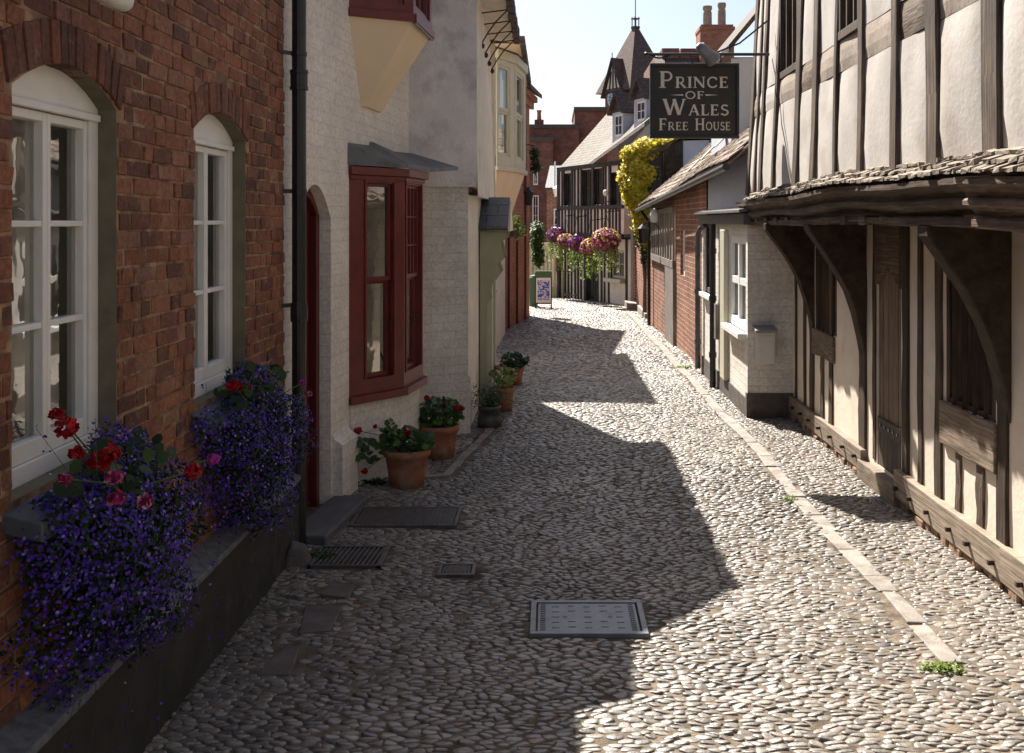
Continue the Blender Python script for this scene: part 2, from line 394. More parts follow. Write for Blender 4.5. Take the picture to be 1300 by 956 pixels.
def mesh_np(name, V, Fc, mat, parent, r=None, smooth=False):
    L = np.array(top_loc(parent)); me = bpy.data.meshes.new(name)
    n, k = Fc.shape
    me.vertices.add(len(V)); me.vertices.foreach_set('co', (V - L).ravel().astype(np.float32))
    me.loops.add(n * k); me.loops.foreach_set('vertex_index', Fc.ravel().astype(np.int32))
    me.polygons.add(n); me.polygons.foreach_set('loop_start', np.arange(0, n * k, k, dtype=np.int32))
    me.update(calc_edges=True)
    a = me.attributes.new('rnd', 'FLOAT', 'FACE'); a.data.foreach_set('value', (rng.random(n) if r is None else r).astype(np.float32))
    if smooth: me.polygons.foreach_set('use_smooth', np.ones(n, dtype=bool))
    me.materials.append(MAT[mat]); me.validate()
    o = bpy.data.objects.new(name, me); C.objects.link(o)
    if parent is not None: o.parent = parent
    return o

def unit(a): return a / np.maximum(np.linalg.norm(a, axis=1, keepdims=True), 1e-9)

def cloud(name, P, size, mat, parent, k=4, asp=.55, N=None, cup=.2, nj=.6, r=None):
    P = np.asarray(P, float); n = len(P)
    size = np.broadcast_to(size, (n,)) * rng.uniform(.65, 1.3, n)
    nn = unit(rng.normal(size=(n, 3)))
    if N is not None: nn = unit(np.asarray(N, float) + nn * nj)
    a = unit(np.cross(nn, rng.normal(size=(n, 3)))); b = np.cross(nn, a)
    ang = np.arange(k) * 2 * np.pi / k
    V = P[:, None] + size[:, None, None] * (a[:, None] * np.cos(ang)[None, :, None] + b[:, None] * (asp * np.sin(ang))[None, :, None]
        + nn[:, None] * (cup * np.cos(2 * ang))[None, :, None])
    return mesh_np(name, V.reshape(-1, 3), np.arange(n * k).reshape(n, k), mat, parent, r)

def ell(n, c, rad, inner=.55, half=None):
    d = unit(rng.normal(size=(n, 3)))
    if half is not None: d[:, half[0]] = np.abs(d[:, half[0]]) * half[1]
    q = rng.uniform(inner ** 3, 1, n) ** (1 / 3)
    return np.array(c) + d * q[:, None] * np.array(rad), d

# ------------------------------------------------------------------ naming
def tag(o, label=None, cat=None, group=None, kind=None):
    if label: o['label'] = label
    if cat: o['category'] = cat
    if group: o['group'] = group
    if kind: o['kind'] = kind
    return o
def thing(name, label, cat, loc=(0, 0, 0), group=None):
    o = bpy.data.objects.new(name, None); C.objects.link(o); o.location = loc; o.empty_display_size = .2
    return tag(o, label, cat, group)

def sash(fr, u0, u1, z0, z1, d, cols, rows, parent, fmat='white_paint', fw=.045, bw=.02, glass='glass', curtain=None, name='window', cd=.10, rowz=None, th=.04):
    f = MB()
    f.fbox(fr, u0, u0 + fw, z0, z1, d - th, d); f.fbox(fr, u1 - fw, u1, z0, z1, d - th, d)
    f.fbox(fr, u0 + fw, u1 - fw, z0, z0 + fw * 1.3, d - th, d - .001); f.fbox(fr, u0 + fw, u1 - fw, z1 - fw, z1, d - th, d - .001)
    a, b, c, e = u0 + fw, u1 - fw, z0 + fw * 1.3, z1 - fw
    for i in range(1, cols):
        u = a + (b - a) * i / cols; f.fbox(fr, u - bw / 2, u + bw / 2, c, e, d - th * .8, d - .003)
    zs = rowz or [c + (e - c) * i / rows for i in range(1, rows)]
    for z in zs: f.fbox(fr, a, b, z - bw / 2, z + bw / 2, d - th * .75, d - .006)
    o = f.build(name, fmat, parent, bevel=.003)
    g = MB(); g.poly([fr.p(a, c, d - th * .6), fr.p(b, c, d - th * .6), fr.p(b, e, d - th * .6), fr.p(a, e, d - th * .6)])
    g.build('pane', glass, o)
    if curtain:
        q = MB(); n = 14
        for i in range(n):
            ua, ub = a + (b - a) * i / n, a + (b - a) * (i + 1) / n
            da, db = d - cd - .012 * (i % 2), d - cd - .012 * ((i + 1) % 2)
            q.poly([fr.p(ua, c - .03, da), fr.p(ub, c - .03, db), fr.p(ub, e + .02, db), fr.p(ua, e + .02, da)])
        q.build('curtain', curtain, o)
    return o
# ================================================================== THE SETTING
def xl(y):
    if y < 8.75: return -1.5
    if y < 12: return -.80
    if y < 18.6: return -.97
    if y < 22.7: return -.98 + (y - 18.6) / 4.1 * .48
    return -1.7
def xr(y):
    if y < 9.6: return 2.34
    if y < 12.9: return 1.93
    if y < 21: return 2.03
    return 2.12
def kx(y):                                     # line of the kerb on the right
    return 1.70 + (0 if y < 11 else .012 * (y - 11))

m = MB()
ys = [-40, -10, 0, 5, 10, 15, 20, 26, 32, 60, 300, 3000]
for a, b in zip(ys, ys[1:]):
    xs = [-2500, -200, -30, -3, 3, 30, 200, 2500]
    for c, d in zip(xs, xs[1:]):
        m.poly([(c, a, gz(a) - .06), (d, a, gz(a) - .06), (d, b, gz(b) - .06), (c, b, gz(b) - .06)])
tag(m.build('ground', 'earth'), kind='structure')
m = MB()
X = np.linspace(-1.9, 2.5, 45); Y = np.concatenate([np.arange(-4, 14, .15), np.arange(14, 33, .5)])
for a, b in zip(Y, Y[1:]):
    for c, d in zip(X, X[1:]):
        m.poly([(c, a, gh(c, a)), (d, a, gh(d, a)), (d, b, gh(d, b)), (c, b, gh(c, b))])
tag(m.build('street', 'joint_soil', smooth=True), kind='structure')

COVERS = [(-.10, 4.53, .445, 4.93), (-1.33, 5.43, -.93, 5.76), (-1.25, 6.13, -.585, 6.53), (-.615, 5.30, -.41, 5.48)]
def edge_left():                               # thin stone edging round the pots
    return [(-1.42, 7.16), (-.79, 7.38), (-.57, 9.06), (-.50, 11.6)]
def seg_d(P, a, b):
    a = np.array(a); b = np.array(b); t_ = np.clip(((P - a) @ (b - a)) / ((b - a) @ (b - a)), 0, 1)
    return np.linalg.norm(P - (a + t_[:, None] * (b - a)), axis=1)
SLABS = []
for i in range(1, 4):
    y0 = 3.75 + i * .42; SLABS.append((-1.24 + .03 * i, y0, -1.10 + .03 * i - .02 * (i % 2), y0 + .20 + .06 * (i % 3)))

def cobbles(name, y0, y1, pitch, K, rings):
    sx, sy = 1.70, .76
    px_, py_ = pitch * sx, pitch * sy * .9
    P = []
    for j, y in enumerate(np.arange(y0 - .3, y1 + .3, py_)):
        for x in np.arange(-2.1, 2.6, px_): P.append((x + (j % 2) * px_ / 2, y))
    P = np.array(P)
    P += rng.normal(size=P.shape) * np.array([px_ * .26, py_ * .20])
    P[:, 1] += .11 * np.sin(P[:, 0] * 2.0 + P[:, 1] * .6) + .04 * np.sin(P[:, 0] * 7.1 + P[:, 1] * 2.9)
    # grid buckets for the neighbours
    cell = pitch * 2.6; key = {}
    S_ = np.array([1.0, 1.9]); Pm = P * S_
    for i, (x, y) in enumerate(Pm): key.setdefault((int(x // cell), int(y // cell)), []).append(i)
    ang = np.arange(K) * 2 * np.pi / K; E = np.stack([np.cos(ang), np.sin(ang)], 1)
    keep = np.array([xl(y) < x < xr(y) and y0 <= y < y1 for x, y in P]) & (rng.random(len(P)) > .012)
    for (a, b, c, d) in COVERS + SLABS:
        keep &= ~((P[:, 0] > a - .025) & (P[:, 0] < c + .025) & (P[:, 1] > b - .025) & (P[:, 1] < d + .025))
    eb = edge_left()
    for a, b in zip(eb, eb[1:]): keep &= seg_d(P, a, b) > .075
    keep &= ~((np.abs(P[:, 0] - np.array([kx(y) for y in P[:, 1]])) < .052) & (P[:, 1] > 4.2))
    idx = np.where(keep)[0]
    RAD = np.zeros((len(idx), K))
    for n_, i in enumerate(idx):
        x, y = Pm[i]; cx, cy = int(x // cell), int(y // cell)
        nb = [q for a in (-1, 0, 1) for b in (-1, 0, 1) for q in key.get((cx + a, cy + b), ()) if q != i]
        D = Pm[nb] - Pm[i]; dd = (D * D).sum(1) / 2
        den = D @ E.T
        rr = np.where(den > 1e-6, dd[:, None] / np.maximum(den, 1e-6), 9)
        RAD[n_] = np.minimum(rr.min(0), pitch * 1.25)
    RAD = .10 * np.roll(RAD, 1, 1) + .80 * RAD + .10 * np.roll(RAD, -1, 1)   # round the corners
    Q = P[idx]; n = len(Q)
    hh = rng.uniform(.004, .0095, n) * (.75 + .4 * np.sin(Q[:, 0] * 2.3 + 1) * np.sin(Q[:, 1] * 1.6)); tilt = rng.normal(size=(n, 2)) * .12
    zb = np.array([gh(x, y) for x, y in Q])
    V = []
    for s_, h_ in rings:
        xy = Q[:, None] + RAD[:, :, None] * (E / S_)[None] * s_
        z = zb[:, None] + hh[:, None] * h_ + ((xy - Q[:, None]) * tilt[:, None]).sum(2) * (1 if h_ > 0 else 0)
        V.append(np.concatenate([xy, z[:, :, None]], 2))
    V.append(np.concatenate([Q, (zb + hh * 1.04)[:, None]], 1)[:, None])
    V = np.concatenate(V, 1); per = V.shape[1]; nr = len(rings)
    fq = []
    for g in range(nr - 1):
        for k in range(K): fq.append((g * K + k, g * K + (k + 1) % K, (g + 1) * K + (k + 1) % K, (g + 1) * K + k))
    ft = [((nr - 1) * K + k, (nr - 1) * K + (k + 1) % K, per - 1, per - 1) for k in range(K)]
    # quads only: the cap triangles are pairs of quads round the centre
    ft = [((nr - 1) * K + k, (nr - 1) * K + (k + 1) % K, (nr - 1) * K + (k + 2) % K, per - 1) for k in range(0, K, 2)]
    f = np.array(fq + ft); Fc = (np.arange(n)[:, None, None] * per + f[None]).reshape(-1, 4)
    rr = np.repeat(rng.random(n), len(f))
    o = mesh_np(name, V.reshape(-1, 3), Fc, 'cobble', None, rr, smooth=True)
    return tag(o, kind='structure')
cobbles('cobblestone_paving', 2.6, 12.0, .041, 12, [(.97, -.7), (.88, .50), (.60, .95)])
cobbles('cobblestone_paving', 12.0, 31.5, .056, 8, [(.98, -.4), (.82, .85)])

def strip(name, path, w, lo, hi, mat, h=.022, skip=lambda y: False):
    m = MB(); path = [Vector(q) for q in path]
    for a, b in zip(path, path[1:]):
        L = (b - a).length; t_ = (b - a) / L; n_ = Vector((-t_.y, t_.x)); s_ = 0
        while s_ < L - .05:
            e = min(L, s_ + random.uniform(lo, hi)); mid = a + t_ * (s_ + e) / 2
            if not skip(mid.y):
                ww = w * random.uniform(.85, 1.1) / 2; zz = gh(mid.x, mid.y)
                q = []
                for z in (zz - .05, zz + h + random.uniform(-.004, .006)):
                    for (l, k) in ((s_ + .004, -ww), (e - .004, -ww), (e - .004, ww), (s_ + .004, ww)):
                        c = a + t_ * l + n_ * (k + random.uniform(-.008, .008)); q.append((c.x, c.y, z + random.uniform(-.003, .003)))
                m.hexa(q)
            s_ = e
    return tag(m.build(name, mat, bevel=.008), kind='structure')
strip('kerb', [(kx(y) + .02 * math.sin(y * 1.7), y) for y in (4.25, 5.05, 6, 7, 8, 9, 10, 11, 12.5, 14, 16, 18, 20, 22, 24.5, 27)], .105, .22, .75, 'kerb_grey', .008)
strip('path_edging', edge_left(), .07, .16, .4, 'kerb_grey', .010)
m = MB()
for (a, b, c, d) in SLABS:
    z = gh((a + c) / 2, (b + d) / 2); j = lambda: random.uniform(-.035, .035)
    q = [(a + j(), b + j()), (c + j(), b + j()), (c + j(), d + j()), (a + j(), d + j())]
    m.hexa([(*w, z - .05) for w in q] + [(*w, z + .009 + random.uniform(-.003, .003)) for w in q], 1 if a > 0 else 0)
tag(m.build('flagstone_paving', ['flag_stone', 'kerb_stone'], bevel=.008), kind='structure')

# ---- iron covers in the paving
a, b, c, d = COVERS[0]; z = gh(.17, 4.7) + .018
th_ = thing('manhole_cover', 'pale galvanised square inspection cover half in the sunlight', 'manhole cover', ((a + c) / 2, (b + d) / 2, z - .03))
m = MB(); w = .028
for q in ((a, b, c, b + w), (a, d - w, c, d), (a, b + w, a + w, d - w), (c - w, b + w, c, d - w)): m.box(q[0], q[1], z - .04, q[2], q[3], z + .004)
m.build('frame', 'galvanised', th_, bevel=.003)
m = MB(); m.box(a + w + .008, b + w + .008, z - .04, c - w - .008, d - w - .008, z)
for i in range(5):
    for k in range(5):
        if (i == 1 and k == 2) or (i == 3 and k == 2): continue
        x = a + .12 + i * (c - a - .24) / 4; y = b + .075 + k * (d - b - .15) / 4 + (.01 if i % 2 else 0)
        m.box(x - .017, y - .006, z - .001, x + .017, y + .006, z + .0028)
for k in range(15):
    y = b + .05 + k * (d - b - .1) / 14
    for x in (a + w + .02, c - w - .045): m.box(x, y - .004, z - .001, x + .024, y + .004, z + .004)
pl = m.build('plate', 'galvanised', th_, bevel=.0015)
m = MB()
for x in (a + .165, c - .165): m.lathe(x, (b + d) / 2, [(0, z + .0015), (.009, z + .0015), (.011, z + .0005)], 12)
m.build('key_hole', 'black_iron', pl)
a, b, c, d = COVERS[1]; z = gh(-1.1, 5.6) + .012
th_ = thing('drain_grate', 'iron drain grate with slanting bars at the foot of the downpipe', 'drain grate', ((a + c) / 2, (b + d) / 2, z - .03))
m = MB(); w = .03
for q in ((a, b, c, b + w * .5), (a, d - w * .5, c, d), (a, b, a + w * .5, d), (c - w, b, c, d)): m.box(q[0], q[1], z - .05, q[2], q[3], z + .004 + .001 * (q[0] == a))
m.build('frame', 'zinc_dark', th_, bevel=.003)
for k in range(13):
    m = MB(); x = a + .025 + k * (c - a - .07) / 12; m.beam([(x - .008, b + .01, z - .012), (x + .012, d - .01, z - .012)], (.0065, 0, 0), (0, 0, .012)); m.build('bar', 'zinc_dark', th_) 
m = MB(); m.poly([(a, b, z - .045), (c, b, z - .045), (c, d, z - .045), (a, d, z - .045)]); m.build('gully', 'black_iron', th_)
for (a, b, c, d), lab in ((COVERS[2], 'wide dark iron access cover by the nearest terracotta pot'), (COVERS[3], 'smallest iron cover, a narrow dark plate among the cobbles')):
    z = gh((a + c) / 2, (b + d) / 2) + .014
    th_ = thing('access_cover', lab, 'access cover', ((a + c) / 2, (b + d) / 2, z - .03)); w = .022
    m = MB()
    for q in ((a, b, c, b + w), (a, d - w, c, d), (a, b + w, a + w, d - w), (c - w, b + w, c, d - w)): m.box(q[0], q[1], z - .04, q[2], q[3], z + .004)
    m.build('frame', 'zinc_dark', th_, bevel=.003)
    m = MB(); m.box(a + w + .005, b + w + .005, z - .04, c - w - .005, d - w - .005, z)
    n = int((c - a) / .03)
    for i in range(n):
        x = a + w + .02 + i * (c - a - 2 * w - .04) / max(1, n - 1); m.box(x - .004, b + w + .02, z - .001, x + .004, d - w - .02, z + .003)
    m.build('plate', 'cast_iron', th_, bevel=.001)

# ================================================================== LEFT SIDE
def around(m, pts, z0, z1, mi=0):
    for (a, b), (c, d) in zip(pts, pts[1:]): m.poly([(a, b, z0), (c, d, z0), (c, d, z1), (a, b, z1)], mi)
def gable_roof(name, mat, parent, xe, ze, xr_, zr, xb, zb, y0, y1, th=.10):
    m = MB()
    m.slab([(xe, y0, ze), (xe, y1, ze), (xr_, y1, zr), (xr_, y0, zr)], (0, 0, th))
    m.slab([(xb, y0, zb), (xb, y1, zb), (xr_, y1, zr), (xr_, y0, zr)], (0, 0, th))
    return m.build(name, mat, parent)

# ---- near brick house
bh = thing('brick_house', 'weathered red brick house with white arched sash windows and black plinth', 'house', (-1.55, 3.5, 0))
fr = Fr(-1.55, 0, -1.55, 10)
WIN = [dict(u0=2.87, u1=3.56, z0=1.09, z1=2.40, rise=.105), dict(u0=4.33, u1=5.06, z0=1.09, z1=2.41, rise=.11)]
m = MB()
def blocked(z, o, ring=.135):
    h = (o['u1'] - o['u0']) / 2; mid = (o['u0'] + o['u1']) / 2; sp = o['z1'] - o['rise']
    if z < o['z0'] - .05 or z > o['z1'] + ring + .015: return None
    if z < sp - .02: return (o['u0'], o['u1'])
    hh = h + .04
    if z > sp + ring: hh = (h + .03) * math.sqrt(max(0, 1 - (z - sp - ring) / (o['rise'] + .02)))
    return (mid - hh, mid + hh)
def put_brick(ua, ub, za, zb):
    if ub - ua < .025: return
    q = random.uniform(-.0035, .0045); j = .0034
    m.fbox(fr, ua + .0055, ub - .0055, za + .0055, zb - .0055, -.05, q, 0, None, j)
z = .46; row = 0
while z < 4.0:
    hrow = .0665; u = -2.0 - random.random() * .1 + (.06 if row % 2 else 0); k = row % 2
    while u < 5.78:
        L = (.192 if (k % 2 == 0) else .098) * random.uniform(.85, 1.15); k += 1 if random.random() > .2 else 2
        a, b = u, min(u + L, 5.78); segs = [(a, b)]
        for o in WIN:
            bl = blocked(z + hrow / 2, o)
            if bl:
                ns = []
                for (p_, q_) in segs:
                    if q_ <= bl[0] or p_ >= bl[1]: ns.append((p_, q_)); continue
                    if p_ < bl[0]: ns.append((p_, bl[0]))
                    if q_ > bl[1]: ns.append((bl[1], q_))
                segs = ns
        wv = .006 * math.sin(u * 1.3 + z * 2)
        for (p_, q_) in segs: put_brick(p_, q_, z + wv, z + hrow + wv)
        u += L
    z += hrow; row += 1
panel(m, fr, -2.0, 5.78, 0, 4.0, WIN, d=-.0055, mi=1, rmi=2, depth=.14)
around(m, [(-1.56, 5.775), (-6, 5.775), (-6, -2), (-1.56, -2)], 0, 4.0, 1)
m.build('wall', ['brick_loose', 'mortar', 'reveal_green'], bh, bevel=.0035)
for o in WIN:
    m = MB(); n = 15; h = (o['u1'] - o['u0']) / 2; mid = (o['u0'] + o['u1']) / 2
    for i in range(n):
        q = []
        for rr in (.0, .135):
            for s_ in (i + .06, i + .94):
                a = -1 + 2 * s_ / n; uu = mid + a * (h + .03 + rr * .28); zz = o['z1'] - o['rise'] * a * a + rr - (.0 if rr else .002)
                q.append((uu, zz))
        dd = random.uniform(.0, .008); j = lambda: random.uniform(-.003, .003)
        P8 = [fr.p(u, z, d) for d in (-.10, dd) for (u, z) in (q[0], q[1], q[3], q[2])]
        m.hexa([Vector([c + j() for c in w]) for w in P8], 0, random.uniform(.0, .33))
    m.build('window_arch', 'brick_loose', bh, bevel=.004)
for wi, o in enumerate(WIN):
    d = -.07; m = MB(); u0, u1 = o['u0'], o['u1']; n = 14
    za = 2.262
    us = [u0 + (u1 - u0) * i / n for i in range(n + 1)]     # arched head board
    m.slab([fr.p(u1, za, d - .06), fr.p(u0, za, d - .06)][::-1] + [fr.p(u, otop(o, u), d - .06) for u in us[::-1]], fr.n * .06)
    m.fbox(fr, u0, u0 + .065, 1.09, za, d - .06, d); m.fbox(fr, u1 - .065, u1, 1.09, za, d - .06, d)
    m.fbox(fr, u0 + .065, u1 - .065, 1.09, 1.15, d - .06, d + .001)
    m.fbox(fr, u0 + .01, u1 - .01, za - .012, za + .012, d - .01, d + .014)
    wf = m.build('window', 'white_paint', bh, bevel=.003)
    cs = [(u0 + .068, (u0 + u1) / 2 - .001), ((u0 + u1) / 2 + .001, u1 - .068)]
    for (a, b) in cs:
        m = MB(); dd = d - .008; th = .045
        m.fbox(fr, a, a + .023, 1.152, za - .014, dd - th, dd); m.fbox(fr, b - .025, b, 1.152, za - .014, dd - th, dd)
        m.fbox(fr, a + .023, b - .025, 1.152, 1.212, dd - th, dd - .001); m.fbox(fr, a + .023, b - .025, za - .044, za - .014, dd - th, dd - .001)
        for zc in (1.565, 1.89): m.fbox(fr, a + .023, b - .025, zc - .010, zc + .010, dd - th * .8, dd - .004)
        m.build('casement', 'white_paint', wf, bevel=.003)
        m = MB(); m.poly([fr.p(a + .02, 1.2, dd - .03), fr.p(b - .02, 1.2, dd - .03), fr.p(b - .02, 2.24, dd - .03), fr.p(a + .02, 2.24, dd - .03)])
        m.build('pane', 'glass', wf)
    m = MB(); n = 26
    for lo, hi, side in ((u0 - .25, u1 + .22, 1),):
        for i in range(n):
            a, b = lo + (hi - lo) * i / n, lo + (hi - lo) * (i + 1) / n
            da, db = -.20 + .012 * math.sin(i * 2.1), -.20 + .012 * math.sin((i + 1) * 2.1)
            m.poly([fr.p(a, 1.10, da), fr.p(b, 1.10, db), fr.p(b, 2.40, db), fr.p(a, 2.40, da)])
    m.build('curtain', 'net_grey', wf)
    m = MB(); a, b = u0 - .05, u1 + .04
    m.hexa([fr.p(a, 1.03, -.10), fr.p(b, 1.03, -.10), fr.p(b, .985, .11), fr.p(a, .985, .11), fr.p(a, 1.088, -.10), fr.p(b, 1.088, -.10), fr.p(b, 1.04, .11), fr.p(a, 1.04, .11)])
    m.build('sill', 'slate', wf, bevel=.006)
m = MB(); y0, y1 = -2, 5.78
m.hexa([(-1.56, y0, -.05), (-1.56, y1, -.05), (-1.455, y1, -.05), (-1.455, y0, -.05), (-1.56, y0, .41), (-1.56, y1, .41), (-1.462, y1, .395), (-1.462, y0, .395)][::1])
pl = m.build('plinth', 'plinth_black', bh, bevel=.006)
m = MB(); ya = y0
while ya < y1 - .02:
    yb = min(y1, ya + random.uniform(.7, 1.1))
    m.hexa([(-1.57, ya + .004, .40), (-1.57, yb - .004, .40), (-1.448, yb - .004, .398), (-1.448, ya + .004, .398), (-1.57, ya + .004, .475), (-1.57, yb - .004, .475), (-1.450, yb - .004, .425), (-1.450, ya + .004, .425)]); ya = yb
m.build('coping', 'coping_slate', pl, bevel=.006)
gable_roof('roof', 'dark_tiles', bh, -1.45, 3.95, -3.7, 6.0, -6.1, 3.95, -2.1, 5.78)
m = MB(); P0 = [(-1.47, 5.80, z) for z in (.02, .5, 1.2, 2.2, 3.2, 4.1)]
m.tube(P0, .041, 14)
for zc in (2.72, 1.36): m.tube([(-1.47, 5.80, zc - .05), (-1.47, 5.80, zc - .03), (-1.47, 5.80, zc + .03), (-1.47, 5.80, zc + .05)], [.047, .050, .050, .047], 14)
m.tube([(-1.47, 5.80, 2.755), (-1.47, 5.80, 2.775)], .053, 14); m.tube([(-1.47, 5.80, 2.66), (-1.47, 5.80, 2.68)], .053, 14)
dp = m.build('downpipe', 'black_iron', bh, smooth=False)
m = MB()
for zc in (2.87, 2.07, 1.41): m.beam([(-1.56, 5.72, zc), (-1.47, 5.80, zc)], (0, 0, .012), (.006, .006, 0)); m.tube([(-1.47, 5.80, zc - .012), (-1.47, 5.80, zc + .012)], .047, 12)
m.build('pipe_clip', 'black_iron', dp)
m = MB()
m.tube([(-1.40, 2.0, 2.70), (-1.38, 2.7, 2.635), (-1.365, 3.1, 2.60), (-1.36, 3.17, 2.597)], [.036, .036, .036, .033], 14)
m.tube([(-1.56, 2.9, 2.62), (-1.375, 2.9, 2.617)], .012, 8)
m.build('gutter', 'white_paint', bh, smooth=True)

# ---- flower baskets under its two windows
def geranium_heads(root, spots, mat, rad=.042):
    for (x, y, z, s_) in spots:
        r_ = rad * s_ * .70
        P, d = ell(70, (x, y, z), (r_, r_, r_ * .8), .75)
        cloud('flower_head', P, .0112, mat, root, k=6, asp=.8, N=d, cup=.3, nj=1.0)
def stems(root, spots, foot, name='stem', r_=.003):
    m = MB()
    for (x, y, z, s_) in spots:
        f = Vector(foot) + Vector((random.uniform(-.06, .06), random.uniform(-.15, .15), random.uniform(-.03, .03))); e = Vector((x, y, z))
        m.tube([f, f.lerp(e, .5) + Vector((.02, 0, .03)), e], [r_ * 1.3, r_, r_ * .8], 5)
    return m.build(name, 'stem', root)
def lobelia_basket(cy, cz, ry, rz, lab, reds, pinks, mags, nfl, wisps):
    g = thing('flower_basket', lab, 'flower basket', (-1.53, cy, cz), 'flower baskets on the brick house')
    m = MB(); pr = []
    for i in range(9):
        a = -1 + 2 * i / 8; pr.append(a)
    for i in range(8):                                   # half round trough hung on the wall
        a0, a1 = math.pi * i / 8, math.pi * (i + 1) / 8
        for k in range(3):
            s0, s1 = 1 - k * .22, 1 - (k + 1) * .22; z0, z1 = cz + .06 - k * .06, cz + .06 - (k + 1) * .06
            f_ = lambda A, s_, z: (-1.535 + .17 * s_ * math.sin(A), cy - ry * .75 * s_ * math.cos(A), z)
            m.poly([f_(a0, s0, z0), f_(a1, s0, z0), f_(a1, s1, z1), f_(a0, s1, z1)])
    m.build('trough', 'black_iron', g)
    m = MB(); m.poly([(-1.535 + .165 * math.sin(math.pi * i / 8), cy - ry * .74 * math.cos(math.pi * i / 8), cz + .05) for i in range(9)]); m.build('soil', 'soil', g)
    def shape(n, inner):
        P, d = ell(n, (0, 0, 0), (1, 1, 1), inner, half=(0, 1))
        lump = 1 + .16 * np.sin(d[:, 1] * 6 + d[:, 2] * 4 + cy) + .10 * np.sin(d[:, 2] * 9 - d[:, 1] * 5)
        P = P * lump[:, None]
        return np.stack([-1.52 + .31 * P[:, 0] * (1 - .25 * (P[:, 2] > .2) * P[:, 2]), cy + ry * P[:, 1], cz + rz * np.where(P[:, 2] < 0, P[:, 2] * 1.05, P[:, 2] * .8)], 1), d
    P, d = shape(6500, .35); cloud('foliage', P, .014, 'leaf_dark', g, k=4, asp=.4, N=d, nj=1.2)
    P, d = shape(nfl, .86); N_ = d + np.array([.5, -.3, .3])
    P = P + rng.normal(size=P.shape) * .012
    # wisps that straggle out of the mass
    W = []; m = MB()
    for k in range(wisps):
        a = rng.uniform(-1, 1); q = np.array([-1.40 + rng.uniform(-.06, .12), cy + ry * a * .95, cz + rng.uniform(-.1, .2)])
        dr = np.array([rng.uniform(-.02, .10), a * .14 + rng.uniform(-.06, .06), rng.choice([-1, 1], p=[.6, .4]) * rng.uniform(.12, .30) * (rz / .4)])
        dr[2] += -.15 if dr[2] < 0 else .05
        e = q + dr * 1.6; mid = (q + e) / 2 + np.array([.04, 0, .04])
        m.tube([q, mid, e], .0009, 3)
        for s_ in np.linspace(.35, 1, 9): W.append((1 - s_) ** 2 * q + 2 * s_ * (1 - s_) * (mid + .0) + s_ ** 2 * e + rng.normal(size=3) * .012)
    m.build('stem', 'stem', g)
    W = np.array(W); cloud('lobelia_bloom', np.concatenate([P, W]), .0058, 'lobelia', g, k=5, asp=.85, N=np.concatenate([N_, rng.normal(size=W.shape) + np.array([.5, -.5, 0])]), cup=.15, nj=.6)
    lv, dl = ell(75, (-1.43, cy, cz + rz * .62), (.12, ry * .8, .12), .3); cloud('geranium_leaf', lv, .026, 'leaf_dark', g, k=7, asp=.95, N=np.array([.5, -.3, .8]), cup=.12, nj=.7)
    geranium_heads(g, reds, 'petal_red'); geranium_heads(g, pinks, 'petal_pink', .034); geranium_heads(g, mags, 'petal_magenta', .036)
    stems(g, reds + pinks + mags, (-1.45, cy, cz + .1), 'flower_stem')
    return g
def gp(X_, qx, qy, s_): y = X_ * F / (qx - 700); return (X_, y, pz(qy, y), s_)
lobelia_basket(3.28, .83, .50, .40, 'larger basket of blue lobelia with red geraniums under the nearest window',
    [gp(-1.42, 84, 543, 1.05), gp(-1.36, 128, 585, 1.2), gp(-1.33, 140, 575, .9), gp(-1.40, 98, 575, .6), gp(-1.42, 73, 526, .5), gp(-1.25, 245, 598, .9), gp(-1.42, 136, 568, .7)],
    [gp(-1.28, 145, 606, .85), gp(-1.27, 147, 632, .85), gp(-1.25, 184, 637, .85), gp(-1.34, 82, 608, .5)], [gp(-1.27, 271, 582, .75)], 6500, 12)
lobelia_basket(4.78, .84, .54, .42, 'smaller basket of violet lobelia with few geraniums beside the black downpipe',
    [gp(-1.42, 296, 489, .9), gp(-1.40, 338, 474, .7), gp(-1.40, 334, 499, .5), gp(-1.42, 306, 491, .7)], [gp(-1.40, 315, 492, .6), gp(-1.33, 392, 500, .6)], [gp(-1.30, 384, 486, .5)], 5600, 10)

# ---- white painted brick house with the red bays
wh = thing('white_house', 'white painted brick house with dark red bay and oriel windows', 'house', (-1.4, 7.2, 0))
fr = Fr(-1.56, 5.78, -1.24, 8.7)
DO = dict(u0=.25, u1=.85, z0=0, z1=2.13, rise=.22)
m = MB(); panel(m, fr, 0, fr.L, -.05, 4.2, [DO], depth=.16)
around(m, [(-1.24, 8.7), (-6, 8.7), (-6, 5.78), (-1.56, 5.78)], 0, 4.2)
m.fbox(fr, .88, 1.22, -.02, .40, 0, .07); m.hexa([fr.p(.88, .40, 0), fr.p(1.22, .40, 0), fr.p(1.22, .40, .07), fr.p(.88, .40, .07), fr.p(.88, .47, 0), fr.p(1.22, .47, 0), fr.p(1.22, .44, .01), fr.p(.88, .44, .01)])
m.build('wall', 'brick_white', wh)
m = MB(); n = 12
for i in range(n):
    a, b = DO['u0'] + .6 * i / n, DO['u0'] + .6 * (i + 1) / n
    m.hexa([fr.p(a, .05, -.16), fr.p(b, .05, -.16), fr.p(b, .05, -.12), fr.p(a, .05, -.12), fr.p(a, otop(DO, a), -.16), fr.p(b, otop(DO, b), -.16), fr.p(b, otop(DO, b), -.12), fr.p(a, otop(DO, a), -.12)])
do = m.build('door', 'red_paint_dark', wh)
m = MB()
m.fbox(fr, .25, .31, 0, 1.93, -.12, -.07); m.fbox(fr, .77, .83, 0, 1.93, -.12, -.07)
us = np.linspace(.25, .83, 11); ar = [fr.p(u, otop(DO, u) - .035, -.095) for u in us]; m.beam(ar, fr.n * .025, (0, 0, .03))
